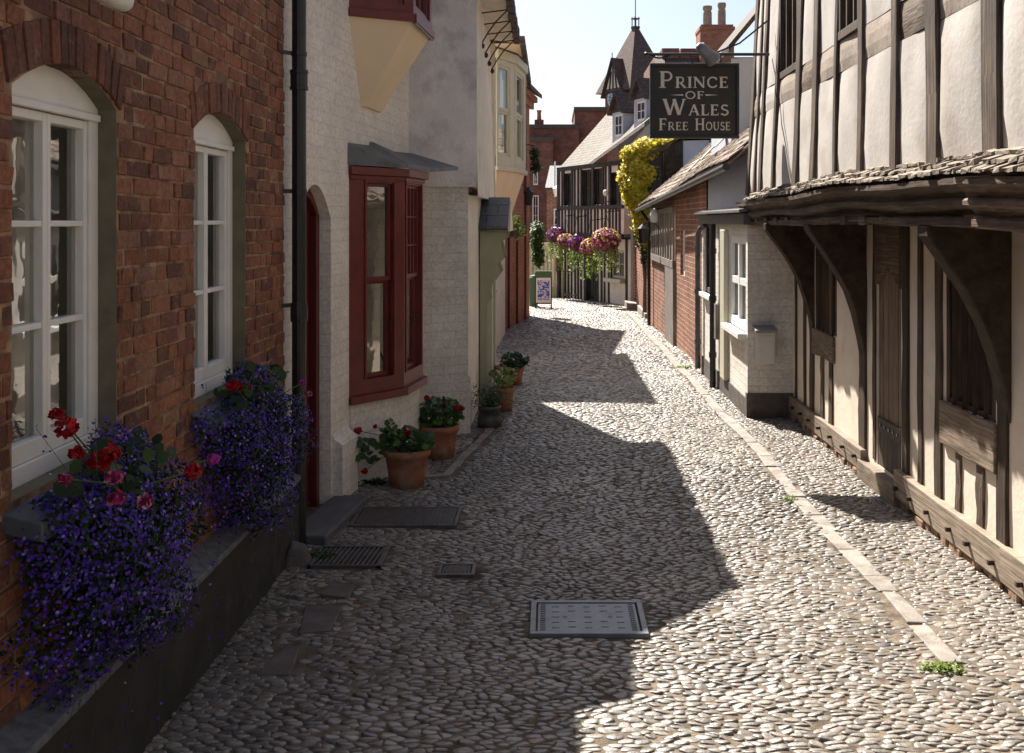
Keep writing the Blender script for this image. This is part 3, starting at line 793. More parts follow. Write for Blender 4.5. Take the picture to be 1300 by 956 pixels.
m.build('door_frame', 'red_paint_dark', do, bevel=.004)
m = MB(); m.fbox(fr, .05, .92, -.05, .06, 0, .24); m.build('doorstep', 'step_stone', wh, bevel=.012)

def bayface(fr, a, b, z0, z1, ops, parent, mat, cols, rows, glass='glass', inset=.02, corner=.05):
    pass
# ground floor bay
Pb = [(-1.425, 7.01), (-1.10, 7.43), (-1.024, 7.945), (-1.275, 8.38)]
ins = [(-1.42, 7.04), (-1.125, 7.445), (-1.05, 7.94), (-1.28, 8.33)]
m = MB()
for a, b in zip(ins, ins[1:]): m.poly([(*a, -.05), (*b, -.05), (*b, .63), (*a, .63)])
m.build('bay_base', 'brick_white', wh)
bay = MB(); z0, z1 = .63, 2.27
specs = [dict(u0=.165, u1=.42, z0=.76, z1=2.17), dict(u0=.055, u1=.455, z0=.76, z1=2.17), dict(u0=.06, u1=.40, z0=.76, z1=2.17)]
frs = [Fr(*a, *b) for a, b in zip(Pb, Pb[1:])]
for f_, s_ in zip(frs, specs):
    panel(bay, f_, 0, f_.L, z0, z1, [s_], depth=.05)
    bay.fbox(f_, -.005, f_.L + .005, z0 - .03, z0 + .025, -.01, .035); bay.fbox(f_, 0.001, f_.L - .001, z1 - .075, z1 - .045, 0, .018); bay.fbox(f_, -.01, f_.L + .01, z1 - .045, z1 + .012, -.01, .045)
    bay.fbox(f_, s_['u0'] - .028, s_['u1'] + .028, s_['z1'] + .012, s_['z1'] + .03, 0, .012)
    bay.fbox(f_, s_['u0'] - .022, s_['u0'] - .004, s_['z0'] + .002, s_['z1'] + .012, .0, .010); bay.fbox(f_, s_['u1'] + .004, s_['u1'] + .022, s_['z0'] + .002, s_['z1'] + .012, .0, .010)
bay.poly([(*q, z1) for q in Pb]); bay.poly([(*q, z0) for q in Pb])
bw = bay.build('bay_window', 'red_paint', wh, bevel=.004)
for k, (f_, s_) in enumerate(zip(frs, specs)):
    zm = 1.46
    sash(f_, s_['u0'], s_['u1'], s_['z0'], zm, -.045, 1, 1, bw, 'red_paint', fw=.022, name='lower_sash', curtain=None)
    sash(f_, s_['u0'], s_['u1'], zm, s_['z1'], -.022, 1 if k == 0 else 4, 1 if k == 0 else 3, bw, 'red_paint' if k == 0 else 'red_paint', fw=.024, bw=.013, name='upper_sash')
m = MB(); m.poly([(-1.40, 7.05, .70), (-1.15, 7.45, .70), (-1.08, 7.9, .70), (-1.29, 8.3, .70)]); 
m.poly([(-1.47, 6.98, .70), (-1.30, 8.35, .70), (-1.30, 8.35, 2.2), (-1.47, 6.98, 2.2)])
m.build('bay_lining', 'net_grey', bw)
m = MB()
for k in range(12):
    a = k * .9; m.tube([(-1.22, 7.42, .70), (-1.22 + .02 * math.cos(a), 7.42 + .02 * math.sin(a), .82), (-1.22 + .06 * math.cos(a), 7.42 + .06 * math.sin(a), .90 + .02 * (k % 3))], [.006, .005, .002], 4)
m.build('window_plant', 'leaf_dark', bw)
m = MB(); O = [(-1.47, 6.93, 2.285), (-1.06, 7.36, 2.285), (-.955, 7.93, 2.285), (-.80, 8.55, 2.33)]; I = [(-1.47, 6.93, 2.47), (-1.36, 7.6, 2.47), (-1.30, 8.2, 2.44), (-1.22, 8.72, 2.46)]
for i in range(3): m.slab([O[i], O[i + 1], I[i + 1], I[i]], (0, 0, .03))
m.build('bay_roof', 'lead', wh, bevel=.006)
# oriel above
Po = [(-1.425, 7.01), (-1.0, 7.22), (-.95, 7.90), (-1.29, 8.3)]
ori = MB(); z0, z1 = 3.37, 4.05
frs = [Fr(*a, *b) for a, b in zip(Po, Po[1:])]
for f_ in frs:
    panel(ori, f_, 0, f_.L, z0, z1, [dict(u0=.07, u1=f_.L - .07, z0=3.46, z1=3.98)], depth=.05)
    ori.fbox(f_, -.005, f_.L + .005, z0 - .03, z0 + .03, -.01, .025)
ori.poly([(*q, z1) for q in Po]); ori.poly([(*q, z0) for q in Po])
ob = ori.build('oriel_window', 'red_paint', wh, bevel=.004)
for f_ in frs: sash(f_, .07, f_.L - .07, 3.46, 3.98, -.02, 2, 1, ob, 'red_paint', fw=.03, bw=.015, name='oriel_sash')
m = MB(); lo = [fr.p(1.52, 2.74, 0), fr.p(1.56, 2.74, .03), fr.p(1.95, 2.74, .03), fr.p(2.0, 2.74, 0)]
hi = [Vector((*q, 3.345)) for q in [(-1.425, 7.01), (-1.015, 7.235), (-.968, 7.89), (-1.29, 8.28)]]
for i in range(3): m.poly([lo[i], lo[i + 1], hi[i + 1], hi[i]])
m.poly(lo); m.build('corbel', 'plaster_cream', ob)
m = MB(); m.tube([(-.99, 7.22, 3.335), (-.945, 7.90, 3.335)], .012, 6); m.build('lead_flashing', 'galvanised', ob)
gable_roof('roof', 'dark_tiles', wh, -1.28, 4.12, -3.7, 6.2, -6.1, 4.12, 5.8, 8.68)

# ---- rendered cottage whose gable end faces the camera
rc = thing('rendered_cottage', 'cottage with rough lilac rendered gable end and slate hooded porch', 'cottage', (-.9, 9.2, 0))
g1 = Fr(-1.24, 8.68, -.67, 8.95)                           # gable end, seen face on
m = MB()
rx = lambda u: 6.3 if u < -1.5 else 4.25 + (g1.L - u) * 1.0
panel(m, g1, -3.2, g1.L, 2.2, lambda u: min(6.2, 4.02 + (g1.L - u) * .98))
m.build('gable_wall', 'render_lilac', rc)
g2 = Fr(-1.24, 8.70, -.75, 8.94)
m = MB(); panel(m, g2, 0, g2.L, -.05, 2.2); panel(m, g2, 0, g2.L + .02, -.05, .5, d=.012); m.build('brick_wall', 'brick_white_worn', rc)
m = MB()
for z_, zt in ((2.12, 4.05),):
    N = 10
    for i in range(N):
        a, b = 8.95 + i * 2.75 / N, 8.95 + (i + 1) * 2.75 / N
        wv = lambda y: -.66 + .02 * math.sin(y * 2.1)
        for k in range(4):
            za, zb = z_ + (zt - z_) * k / 4, z_ + (zt - z_) * (k + 1) / 4
            m.poly([(wv(a) - .012 * k, a, za), (wv(b) - .012 * k, b, za), (wv(b) - .012 * (k + 1), b, zb), (wv(a) - .012 * (k + 1), a, zb)])
        m.poly([(wv(a), a, z_), (wv(b), b, z_), (-.9, b, z_ + .02), (-.9, a, z_ + .02)])
around(m, [(-.66, 11.7), (-4.5, 11.7), (-4.5, 8.9)], 0, 4.05)
m.build('front_wall', 'render_cream', rc)
fl = Fr(-.75, 8.95, -.72, 11.7)
m = MB(); panel(m, fl, 0, fl.L, -.1, 2.2, [dict(u0=1.32, u1=2.1, z0=0, z1=1.75)], depth=.12); m.build('lower_wall', 'render_cream', rc)
m = MB(); m.fbox(fl, 1.32, 2.1, 0, 1.75, -.12, -.08); m.build('door', 'sage_paint', rc)
fs = Fr(-.74, 8.95, -.74, 12)
m = MB(); A, B = 10.02, 11.0; rz_ = 2.12
m.slab([(-.73, A, 1.80), (-.44, A, 1.80), (-.44, (A + B) / 2, rz_), (-.73, (A + B) / 2, rz_)], (0, -.02, .025))
m.slab([(-.73, B, 1.80), (-.44, B, 1.80), (-.44, (A + B) / 2, rz_), (-.73, (A + B) / 2, rz_)], (0, .02, .025))
po = m.build('porch_hood', 'slate_roof', rc)
m = MB()
m.slab([(-.442, A + .02, 1.79), (-.442, B - .02, 1.79), (-.442, (A + B) / 2, rz_ - .02)], (.02, 0, 0))
m.build('hood_gable', 'plaster_cream', po)
m = MB(); prof = [(0, 1.79), (.27, 1.79), (.26, 1.72), (.20, 1.68), (.22, 1.60), (.24, 1.52), (.17, 1.45), (.20, 1.36), (.14, 1.28), (.10, 1.2), (.13, 1.12), (.06, 1.05), (.06, .0), (0, .0)]
for yy in (A + .08, B - .12): m.slab([(-.745 + .02 + q, yy, z) for q, z in prof], (0, .04, 0))
m.build('porch_bracket', 'sage_paint', po)
m = MB(); m.box(-.73, A + .13, -.05, -.60, A + .22, 1.78); m.box(-.73, B - .25, -.05, -.60, B - .16, 1.78); m.box(-.72, A + .22, 1.68, -.61, B - .25, 1.779); m.build('porch_post', 'stone_paint', po, bevel=.006)
m = MB()
m.slab([(-.42, 8.42, 4.0), (-.42, 11.72, 4.0), (-2.5, 11.72, 6.06), (-2.5, 8.42, 6.06)], (0, 0, .09))
m.slab([(-4.6, 8.42, 4.0), (-4.6, 11.72, 4.0), (-2.5, 11.72, 6.06), (-2.5, 8.42, 6.06)], (0, 0, .09))
for k in range(26):
    y = 8.42 + k * .127; m.box(-.435 + random.uniform(-.01, .01), y + .003, 3.975 + random.uniform(-.02, .006), -.375 + random.uniform(-.012, .012), y + .12, 4.09 + random.uniform(-.01, .015), 0)
ro = m.build('roof', 'dark_tiles', rc)
m = MB(); m.poly([(-.66, 11.7, 4.0), (-4.5, 11.7, 4.0), (-2.5, 11.7, 6.04)]); m.build('far_gable', 'render_cream', rc)
for y in (9.75, 10.3, 10.85, 11.4):
    m = MB(); m.tube([(-.69, y, 3.62), (-.62, y, 3.74), (-.54, y, 3.85), (-.43, y, 3.96)], .008, 6); m.tube([(-.70, y, 3.93), (-.42, y, 3.965)], .007, 6)
    m.lathe(-.675, y, [(0, 3.58), (.018, 3.59), (.024, 3.61), (.018, 3.63), (0, 3.64)], 8); m.build('gutter_bracket', 'black_iron', rc)
m = MB(); m.poly([(-.43, 8.44, 3.985), (-.43, 11.7, 3.985), (-.75, 11.7, 4.03), (-.75, 8.9, 4.03)]); m.poly([(-4.45, 8.95, 3.9), (-.72, 8.95, 3.9), (-.72, 11.66, 3.9), (-4.45, 11.66, 3.9)]); m.build('soffit', 'render_cream', rc)  # eaves soffit, plus an unseen inner plate added to stop stray sun

# ---- second cottage with the sage oriel
sc = thing('oriel_cottage', 'cream cottage with tall sage green oriel window under tiled eaves', 'cottage', (-.85, 16, gz(16)))
m = MB(); fo = Fr(-.86, 14.4, -.86, 18.5)
panel(m, fo, 0, fo.L, -.3, 4.42); around(m, [(-.86, 18.5), (-4.5, 18.5), (-4.5, 14.4), (-.86, 14.4)], -.3, 4.42)
m.build('wall', 'render_cream', sc)
Po = [(-.86, 14.35), (-.80, 14.30), (-.545, 14.9), (-.42, 15.9), (-.80, 16.6)]
m = MB(); z0, z1 = 2.66, 4.36
frs = [Fr(*a, *b) for a, b in zip(Po[1:], Po[2:])]
for f_ in frs:
    panel(m, f_, 0, f_.L, z0, z1, [dict(u0=.09, u1=f_.L - .15, z0=2.84, z1=4.16)], depth=.06)
    m.fbox(f_, -.01, f_.L + .01, z0 - .04, z0 + .03, -.02, .04); m.fbox(f_, -.01, f_.L + .01, z1 - .12, z1 + .01, -.02, .05)
    m.fbox(f_, 0.0, .05, z0 + .03, z1 - .12, 0, .02)
m.poly([(*q, z1) for q in Po]); m.poly([(*q, z0) for q in Po])
ow = m.build('oriel_window', 'stone_paint', sc, bevel=.006)
for f_ in frs:
    sash(f_, .09, f_.L - .15, 2.84, 3.5, -.03, 1, 1, ow, 'stone_paint', fw=.04, name='lower_sash', curtain='net_grey')
    sash(f_, .09, f_.L - .15, 3.5, 4.16, -.015, 1, 1, ow, 'stone_paint', fw=.04, name='upper_sash')
m = MB(); m.slab([(-.95, 14.22, 4.385), (-.80, 14.20, 4.385), (-.50, 14.85, 4.375), (-.36, 15.9, 4.385), (-.80, 16.7, 4.385)], (0, 0, .05)); m.build('oriel_hood', 'slate', ow)
m = MB(); lo = [Vector(q) for q in ((-.86, 15.2, 1.55), (-.83, 15.2, 1.55), (-.80, 15.4, 1.55), (-.78, 15.8, 1.55), (-.80, 16.3, 1.55))]
hi = [Vector((*q, 2.62)) for q in [(-.86, 14.36), (-.79, 14.33), (-.55, 14.92), (-.43, 15.88), (-.80, 16.55)]]
for i in range(4): m.poly([lo[i], lo[i + 1], hi[i + 1], hi[i]])
m.build('corbel', 'plaster_cream', ow)
m = MB(); E = [(-.42, 14.0), (-.40, 18.55), (-4.7, 18.55), (-4.7, 14.0)]; ze = 4.40
r0, r1 = (-2.55, 16.4, 6.2), (-2.55, 18.55, 6.2)
m.slab([(*E[0], ze), (*E[1], ze), r1, r0], (0, 0, .09)); m.slab([(*E[0], ze), r0, (*E[3], ze)], (0, 0, .09)); m.slab([(*E[2], ze), r1, r0, (*E[3], ze)], (0, 0, .09))
for k in range(38):
    y = 14.0 + k * .12; m.box(-.44, y + .003, ze - .03 + random.uniform(-.015, .005), -.375, y + .115, ze + .10 + random.uniform(-.01, .015))
m.build('roof', 'dark_tiles', sc)
m = MB(); m.poly([(*E[0], ze - .01), (*E[1], ze - .01), (-.86, 18.5, ze - .01), (-.86, 14.4, ze - .01), (-4.5, 14.4, ze - .01), (-4.7, 14.0, ze - .01)]); m.build('soffit', 'plaster_cream', sc)

# ---- brick shop house further down
bs = thing('brick_shop', 'plain orange red brick house further down the lane with three thin downpipes', 'house', (-.8, 20.6, gz(20.6)))
fb = Fr(-.98, 18.52, -.50, 22.7)
m = MB(); panel(m, fb, 0, fb.L, -.5, 4.75); around(m, [(-.50, 22.7), (-4, 22.7), (-4, 18.52), (-.98, 18.52)], -.5, 4.75); m.build('wall', 'brick_far', bs)
m = MB(); a, b = fb.p(-.02, 4.7, .26), fb.p(fb.L + .25, 4.7, .26)
m.slab([a, b, (-2.6, 22.95, 6.0), (-2.8, 18.5, 6.0)], (0, 0, .09)); m.slab([(-4.2, 22.95, 4.7), (-4.2, 18.5, 4.7), (-2.8, 18.5, 6.0), (-2.6, 22.95, 6.0)], (0, 0, .09))
m.build('roof', 'dark_tiles', bs)
m = MB(); m.fbox(fb, 0, fb.L + .2, 4.45, 4.60, 0, .08); m.fbox(fb, 0, fb.L + .22, 4.60, 4.72, 0, .16); m.build('cornice', 'brick_far', bs)
for u, zt in ((.9, 1.9), (2.0, 1.9), (3.2, 4.5)):
    m = MB(); q = fb.p(u, 0, .05); m.tube([(q.x, q.y, gz(q.y) - .05), (q.x, q.y, zt)], .026, 8); m.build('downpipe', 'red_paint_dark', bs)
def wall_lamp(pos, n, lab, mat='black_iron'):
    x, y, z = pos; g = thing('wall_lantern', lab, 'lantern', pos)
    m = MB(); m.lathe(x, y, [(0, z - .16), (.06, z - .15), (.10, z + .12), (.12, z + .13), (.03, z + .21), (0, z + .25)], 6); m.build('lantern_case', mat, g)
    m = MB(); m.tube([(x, y, z + .2), (x + n[0] * .5, y + n[1] * .5, z + .3), (x + n[0], y + n[1], z + .12)], .012, 6); m.build('bracket', 'black_iron', g)
    return g
wall_lamp((-.47, 20.6, 2.36), (-.30, .1), 'black wall lantern on the orange brick house')
def foliage(name, lab, cat, spheres, n, size, lm, loc, group=None, extra=()):
    g = thing(name, lab, cat, loc, group); P = []; Nn = []
    for (c, r_, w) in spheres:
        q, d = ell(int(n * w), c, r_, .4); q += rng.normal(size=q.shape) * size * .8; P.append(q); Nn.append(d)
    cloud('foliage', np.concatenate(P), size, lm, g, k=4, asp=.55, N=np.concatenate(Nn) + np.array([0, -.3, .5]), nj=.9)
    for (nm, k, sz, mt) in extra:
        q = []
        dd = []
        for (c, r_, w) in spheres:
            a, d = ell(int(k * w), c, (r_[0] * 1.03, r_[1] * 1.03, r_[2] * 1.03), .8); q.append(a); dd.append(d)
        cloud(nm, np.concatenate(q), sz, mt, g, k=5, asp=.85, N=np.concatenate(dd), nj=.6)
    return g
def hook_bracket(g, x, y, z, n, L):
    m = MB(); m.tube([(x, y, z), (x + n[0] * L, y + n[1] * L, z + .05)], .012, 6); m.tube([(x, y, z), (x, y, z - .25)], .005, 5); m.build('bracket', 'black_iron', g)
g = foliage('hanging_plant', 'hanging basket of pale yellow flowers behind the slate porch', 'hanging basket',
    [((px(648, 12.8), 12.8, pz(283, 12.8)), (.13, .13, .13), .6), ((px(657, 12.9), 12.9, pz(292, 12.9)), (.10, .12, .08), .4)], 700, .028, 'leaf_lime', (px(648, 12.8), 12.8, 1.8), None, (('bloom', 120, .022, 'petal_cream'),))
m = MB(); c_ = (px(648, 12.8), 12.8); m.lathe(*c_, [(0, 1.68), (.07, 1.70), (.11, 1.80), (.12, 1.84)], 12); m.build('basket', 'black_iron', g)
hook_bracket(g, c_[0], c_[1], 2.12, (-.9, -.35), .25)
foliage('climbing_plant', 'dark green climber hanging down the corner of the orange brick house', 'climbing plant',
    [((px(682, 23), 23, pz(300, 23)), (.15, .25, .33), .6), ((px(683, 23), 23, pz(325, 23)), (.12, .2, .25), .4)], 1700, .04, 'leaf_mid', (px(682, 23), 23, 1.2))
g = foliage('hanging_plant', 'dark dried hanging basket high on the orange brick house', 'hanging basket',
    [((px(679, 22.0), 22.0, pz(196, 22.0)), (.10, .14, .16), .5), ((px(680, 22.0), 22.0, pz(212, 22)), (.11, .14, .13), .5)], 420, .035, 'leaf_dark', (px(679, 22), 22, 3))
hook_bracket(g, px(679, 22), 22, 3.55, (-.9, .2), .3)

# ---- pots along the left wall
def pot(name, lab, x, y, rt, h, mat, rb=None, group=None):
    z = gh(x, y) - .003; rb = rb or rt * .76
    g = thing(name, lab, 'flower pot', (x, y, z), group)
    m = MB(); m.lathe(x, y, [(0, z), (rb, z), (rb + (rt - rb) * .4, z + h * .42), (rt * .97, z + h * .80), (rt * 1.06, z + h * .82), (rt * 1.08, z + h * .98), (rt * 1.02, z + h), (rt * .92, z + h * .97), (rt * .88, z + h * .9)], 32)
    m.build('pot_body', mat, g, smooth=True)
    m = MB(); m.lathe(x, y, [(0, z + h * .92), (rt * .5, z + h * .93), (rt * .9, z + h * .9)], 20); m.build('soil', 'soil', g)
    return g, z + h
GP = 'pots along the left wall'
g, zt = pot('flower_pot', 'nearest terracotta pot, straggling red geranium leaning to the left', -1.03, 7.10, .158, .275, 'terracotta', group=GP)
P, d = ell(190, (-1.03, 7.08, zt + .05), (.20, .17, .10), .3); P2, d2 = ell(60, (-1.30, 7.02, zt + .0), (.15, .10, .09), .2); P3, d3 = ell(40, (-1.14, 7.0, zt + .12), (.06, .06, .10), .2); P4, _ = ell(12, (-.88, 7.05, zt + .03), (.08, .08, .05), .2)
cloud('leaf', np.concatenate([P, P2, P3, P4]), .024, 'leaf_mid', g, k=7, asp=.92, N=np.array([.2, -.5, .9]), cup=.1, nj=.6)
sp = [(-1.36, 7.0, zt + .14, .9), (-1.31, 6.98, zt - .14, .6), (-1.01, 7.0, zt + .13, .7), (-1.24, 7.0, zt + .17, .25)]
geranium_heads(g, sp, 'petal_red'); stems(g, sp, (-1.08, 7.08, zt - .01), 'flower_stem')
g, zt = pot('flower_pot', 'second terracotta pot, wider geranium with dark red blooms on top', -.90, 8.02, .150, .27, 'terracotta', group=GP)
P, d = ell(330, (-.90, 8.0, zt + .09), (.20, .18, .13), .3); cloud('leaf', P, .024, 'leaf_mid', g, k=7, asp=.92, N=np.array([.2, -.5, .9]), cup=.1, nj=.6)
sp = [(-.99, 7.95, zt + .22, .8), (-.85, 7.93, zt + .18, .7), (-.75, 7.92, zt + .15, .9), (-.71, 7.95, zt + .14, .6), (-.93, 7.9, zt + .13, .4)]
geranium_heads(g, sp, 'petal_red'); stems(g, sp, (-.9, 8.0, zt), 'flower_stem')
g, zt = pot('flower_pot', 'grey metal churn planted with bushy rosemary', -.575, 9.25, .10, .20, 'zinc_dark', .115, group=GP)
m = MB(); m.tube([(-.48, 9.2, zt - .08), (-.44, 9.18, zt - .10), (-.455, 9.19, zt - .15)], .006, 6); m.build('handle', 'zinc_dark', g)
n = 900; b_ = np.array([-.575, 9.25, zt]) + rng.normal(size=(n, 3)) * .02; dr = unit(np.abs(rng.normal(size=(n, 3))) * np.array([0, 0, .8]) + rng.normal(size=(n, 3)) * np.array([.62, .62, .2]))
cloud('foliage', b_ + dr * rng.uniform(.02, .21, (n, 1)), .022, 'leaf_rosemary', g, k=4, asp=.18, nj=1)
g, zt = pot('flower_pot', 'slim terracotta pot with yellow and red tinged leaves', -.46, 9.95, .088, .24, 'terracotta', group=GP)
P, d = ell(120, (-.48, 9.92, zt + .11), (.14, .12, .12), .3); cloud('leaf', P, .03, 'leaf_lime', g, k=6, asp=.6, N=np.array([0, -.5, .9]), nj=.7)
sp = [(-.55, 9.9, zt + .2, .8), (-.50, 9.9, zt + .23, .6), (-.40, 9.92, zt + .17, .5)]; geranium_heads(g, sp, 'petal_mix', .035)
g, zt = pot('flower_pot', 'farthest terracotta pot with a low dark leafed shrub', -.425, 11.75, .097, .22, 'terracotta', group=GP)
P, d = ell(260, (-.43, 11.72, zt + .07), (.17, .15, .10), .3); cloud('foliage', P, .03, 'leaf_dark', g, k=5, asp=.5, N=np.array([0, -.5, .9]), nj=.8)
# weeds
def weed(lab, x, y, n, rad, size, mat='leaf_lime'):
    P, d = ell(n, (x, y, gh(x, y) + .004), (rad, rad * .6, .028), .1, half=(2, 1))
    g = thing('weed', lab, 'weed', (x, y, gh(x, y)), 'weeds between the cobbles'); cloud('foliage', P, size, mat, g, k=5, asp=.4, N=np.array([0, 0, 1.]), nj=.9)
weed('bright green weed tuft at the near right by the cobbles', px(1195, 4.2), 4.2, 90, .10, .016)
weed('small green weeds beside the drain grate', -1.30, 5.60, 90, .09, .016, 'leaf_mid')
weed('moss like green tuft along the right kerb', 1.62, 6.75, 60, .06, .013)
weed('weed tuft at the foot of the grey drainpipe', px(868, 13.3), 13.3, 110, .11, .022)
weed('dark ivy sprawling at the foot of the nearest pot', -1.30, 7.12, 80, .16, .022, 'leaf_dark')
m = MB(); random.seed(3)
x, y = -1.40, 5.52
m.faces([(x - .07, y - .08, -.02), (x + .07, y - .07, -.02), (x + .08, y + .06, -.02), (x - .06, y + .08, -.02), (x - .05, y - .05, .09), (x + .04, y - .03, .075), (x + .03, y + .05, .10), (x - .05, y + .05, .12)],
    ((3, 2, 1, 0), (4, 5, 6, 7), (0, 1, 5, 4), (1, 2, 6, 5), (2, 3, 7, 6), (3, 0, 4, 7)))
tag(m.build('loose_stone', 'flag_stone', bevel=.02), 'rough sandy lump of stone against the black plinth', 'stone')
# ================================================================== RIGHT SIDE
random.seed(11)
# ---- timber framed house with the jettied upper floor
th = thing('timber_house', 'old oak framed house with pale plaster panels and jettied upper storey', 'house', (2.36, 5, 0))
f1 = Fr(2.34, 0, 2.34, 10, flip=True)
YE = 9.86
W1 = dict(u0=8.16, u1=8.82, z0=.945, z1=1.86); W2 = dict(u0=5.24, u1=5.90, z0=.83, z1=1.86); DR = dict(u0=6.66, u1=7.15, z0=.15, z1=1.86)
m = MB(); panel(m, f1, -2, YE, -.05, 2.0, [W1, W2, DR], depth=.10); around(m, [(2.36, YE), (7, YE), (7, -2), (2.36, -2)], -.05, 5.6)
m.build('lower_wall', 'plaster_low', th)
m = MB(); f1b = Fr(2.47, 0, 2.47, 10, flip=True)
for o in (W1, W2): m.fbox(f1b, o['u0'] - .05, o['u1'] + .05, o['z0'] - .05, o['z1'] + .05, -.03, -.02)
m.build('room_shade_sheet', 'room_shade', th)  # dark sheets standing in for the unlit room behind both windows
def post(name, y, w, z0, z1, d=.045, mat='oak_dark_v', jit=.09, dd=.05, n=7):
    d = .006 + d * .18; w = w * .84
    m = MB(); m.beam([(2.34 - d + dd, y + random.uniform(-.006, .006), z0 + (z1 - z0) * i / (n - 1)) for i in range(n)], (dd, 0, 0), (0, w / 2, 0), 0, jit)
    return m.build(name, mat, th, bevel=.008)
for y, w, nm, d in ((9.83, .20, 'corner_post', .06), (9.50, .085, 'stud', .035), (9.17, .10, 'stud', .035), (8.91, .15, 'post', .06), (8.31, .12, 'stud', .045), (7.46, .19, 'door_post', .07), (7.20, .08, 'door_post', .03),
                    (6.55, .13, 'door_post', .06), (6.30, .095, 'stud', .035), (6.00, .13, 'post', .05), (5.14, .14, 'post', .065), (4.60, .13, 'stud', .035), (4.05, .16, 'post', .05), (3.5, .12, 'stud', .035), (2.9, .12, 'stud', .035), (2.2, .16, 'post', .05), (1.4, .12, 'stud', .035), (.5, .12, 'post', .035)):
    post(nm, y, w, .17, 1.95, d)
for y, w, zt in ((8.58, .12, .73), (5.71, .10, .60), (5.42, .12, .60)): post('short_stud', y, w, .17, zt, .035, 'oak_v')
def rail(name, ya, yb, za, zb, d=.06, mat='oak_u', n=6, jit=.05):
    d = d * .55
    m = MB(); zc = (za + zb) / 2
    m.beam([(2.34 - d + .06, ya + (yb - ya) * i / (n - 1), zc + random.uniform(-.005, .005)) for i in range(n)], (.06, 0, 0), (0, 0, (zb - za) / 2), 0, jit)
    return m.build(name, mat, th, bevel=.008)
s1 = rail('sill_beam', 7.37, YE + .02, .045, .205, .085, 'oak_sunlit_u'); s2 = rail('sill_beam', -2, 6.66, .055, .235, .095, 'oak_sunlit_u', n=12)
rail('window_sill', 8.20, 8.84, .725, .945, .05); rail('window_sill', 5.20, 5.94, .575, .83, .055)
rail('door_step', 6.62, 7.42, -.03, .13, .12, 'oak_sunlit_u')
for (ya, yb) in ((7.5, 9.8), (3.0, 6.6)):
    y = ya
    while y < yb:
        f_ = random.uniform(.008, .014); m = MB(); m.box(2.34 - .052 - .03, y - f_, .13 - .012, 2.34 - .04, y + f_, .13 + .012); m.build('peg', 'oak_dark_v', th); y += random.uniform(.24, .36)
m = MB(); y = -2
while y < YE:
    if 6.6 < y < 6.75 and m.v: m.build('footing', 'rubble', th, bevel=.01); m = MB(); y = 7.38
    if not (6.6 < y < 7.35):
        L = random.uniform(.06, .16); m.box(2.30 + random.uniform(-.02, .02), y, -.05, 2.4, y + L * .93, .05 + random.uniform(-.02, .006) + (.012 if y < 6.6 else 0))
        y += L
    else: y += .1
m.build('footing', 'rubble', th, bevel=.01)
# plank door with a pointed head
m = MB(); n = 5
for i in range(n):
    a, b = 6.66 + .49 * i / n, 6.66 + .49 * (i + 1) / n; zt = 1.58 - abs((i + .5) / n - .5) * .16
    m.fbox(f1, a + .003, b - .003, .15, zt, -.06, -.018 + random.uniform(0, .006))
dr = m.build('door', 'door_wood', th, bevel=.003)
m = MB(); m.fbox(f1, 6.67, 7.14, .40, .50, -.03, .004); m.fbox(f1, 6.67, 7.14, .152, .398, -.03, -.006); m.build('door_ledge', 'oak_v', dr, bevel=.004)
for i in range(5):
    m = MB(); m.fbox(f1, 6.71 + i * .085, 6.73 + i * .085, .44, .46, .0, .010); m.build('stud_nail', 'black_iron', dr)
m = MB(); m.slab([f1.p(6.655, 1.44, -.05), f1.p(6.90, 1.60, -.05), f1.p(7.155, 1.44, -.05), f1.p(7.155, 1.9, -.05), f1.p(6.655, 1.9, -.05)], f1.n * .07); m.build('door_head', 'oak_dark_u', th, bevel=.006)
for o, k in ((W1, 4), (W2, 4)):
    m = MB(); m.fbox(f1, o['u0'], o['u0'] + .05, o['z0'], o['z1'], -.07, .0); m.fbox(f1, o['u1'] - .05, o['u1'], o['z0'], o['z1'], -.07, .0); m.fbox(f1, o['u0'] + .05, o['u1'] - .05, o['z1'] - .06, o['z1'] - .001, -.068, -.002); m.fbox(f1, o['u0'] + .05, o['u1'] - .05, o['z0'] + .001, o['z0'] + .03, -.068, -.002)
    w_ = m.build('window', 'oak_dark_v', th, bevel=.004)
    for i in range(k):
        m = MB(); u = o['u0'] + .05 + (o['u1'] - o['u0'] - .1) * (i + .5) / k; m.beam([f1.p(u, o['z0'], -.03), f1.p(u, o['z1'], -.03)], (.022, .022, 0), (.022, -.022, 0)); m.build('mullion', 'oak_dark_v', w_)
for y, w in ((9.84, .15), (8.91, .13), (7.46, .16), (5.13, .15), (3.0, .15)):
    m = MB(); pr = [(2.33, .86), (2.305, 1.02), (2.265, 1.20), (2.20, 1.37), (2.11, 1.54), (2.01, 1.69), (1.91, 1.82), (1.90, 1.875), (2.34, 1.875)]
    m.slab([(q + random.uniform(-.008, .008), y - w / 2, z) for q, z in pr], (0, w, 0)); m.build('brace', 'oak_brace', th, bevel=.012)
m = MB(); m.poly([(1.92, -2, 1.93), (1.92, YE, 1.93), (2.42, YE, 1.93), (2.42, -2, 1.93)])
m.build('jetty_board', 'oak_dark_u', th)
for k in range(20):
    y = 2.2 + k * .4; m = MB(); m.box(1.93, y - .06, 1.872, 2.36, y + .06, 1.929); m.build('jetty_joist', 'oak_dark_u', th)
def sag(y): return .018 * math.sin(y * 1.15 + .6) + .008 * math.sin(y * 3.1)
PROF = [(2.02, 1.868), (1.925, 1.866), (1.905, 1.875), (1.905, 1.905), (1.925, 1.925), (1.915, 1.945), (1.885, 1.965), (1.865, 1.972), (1.865, 1.992), (1.885, 2.005), (1.875, 2.03), (1.845, 2.055), (1.825, 2.065), (1.825, 2.095), (2.02, 2.105)]
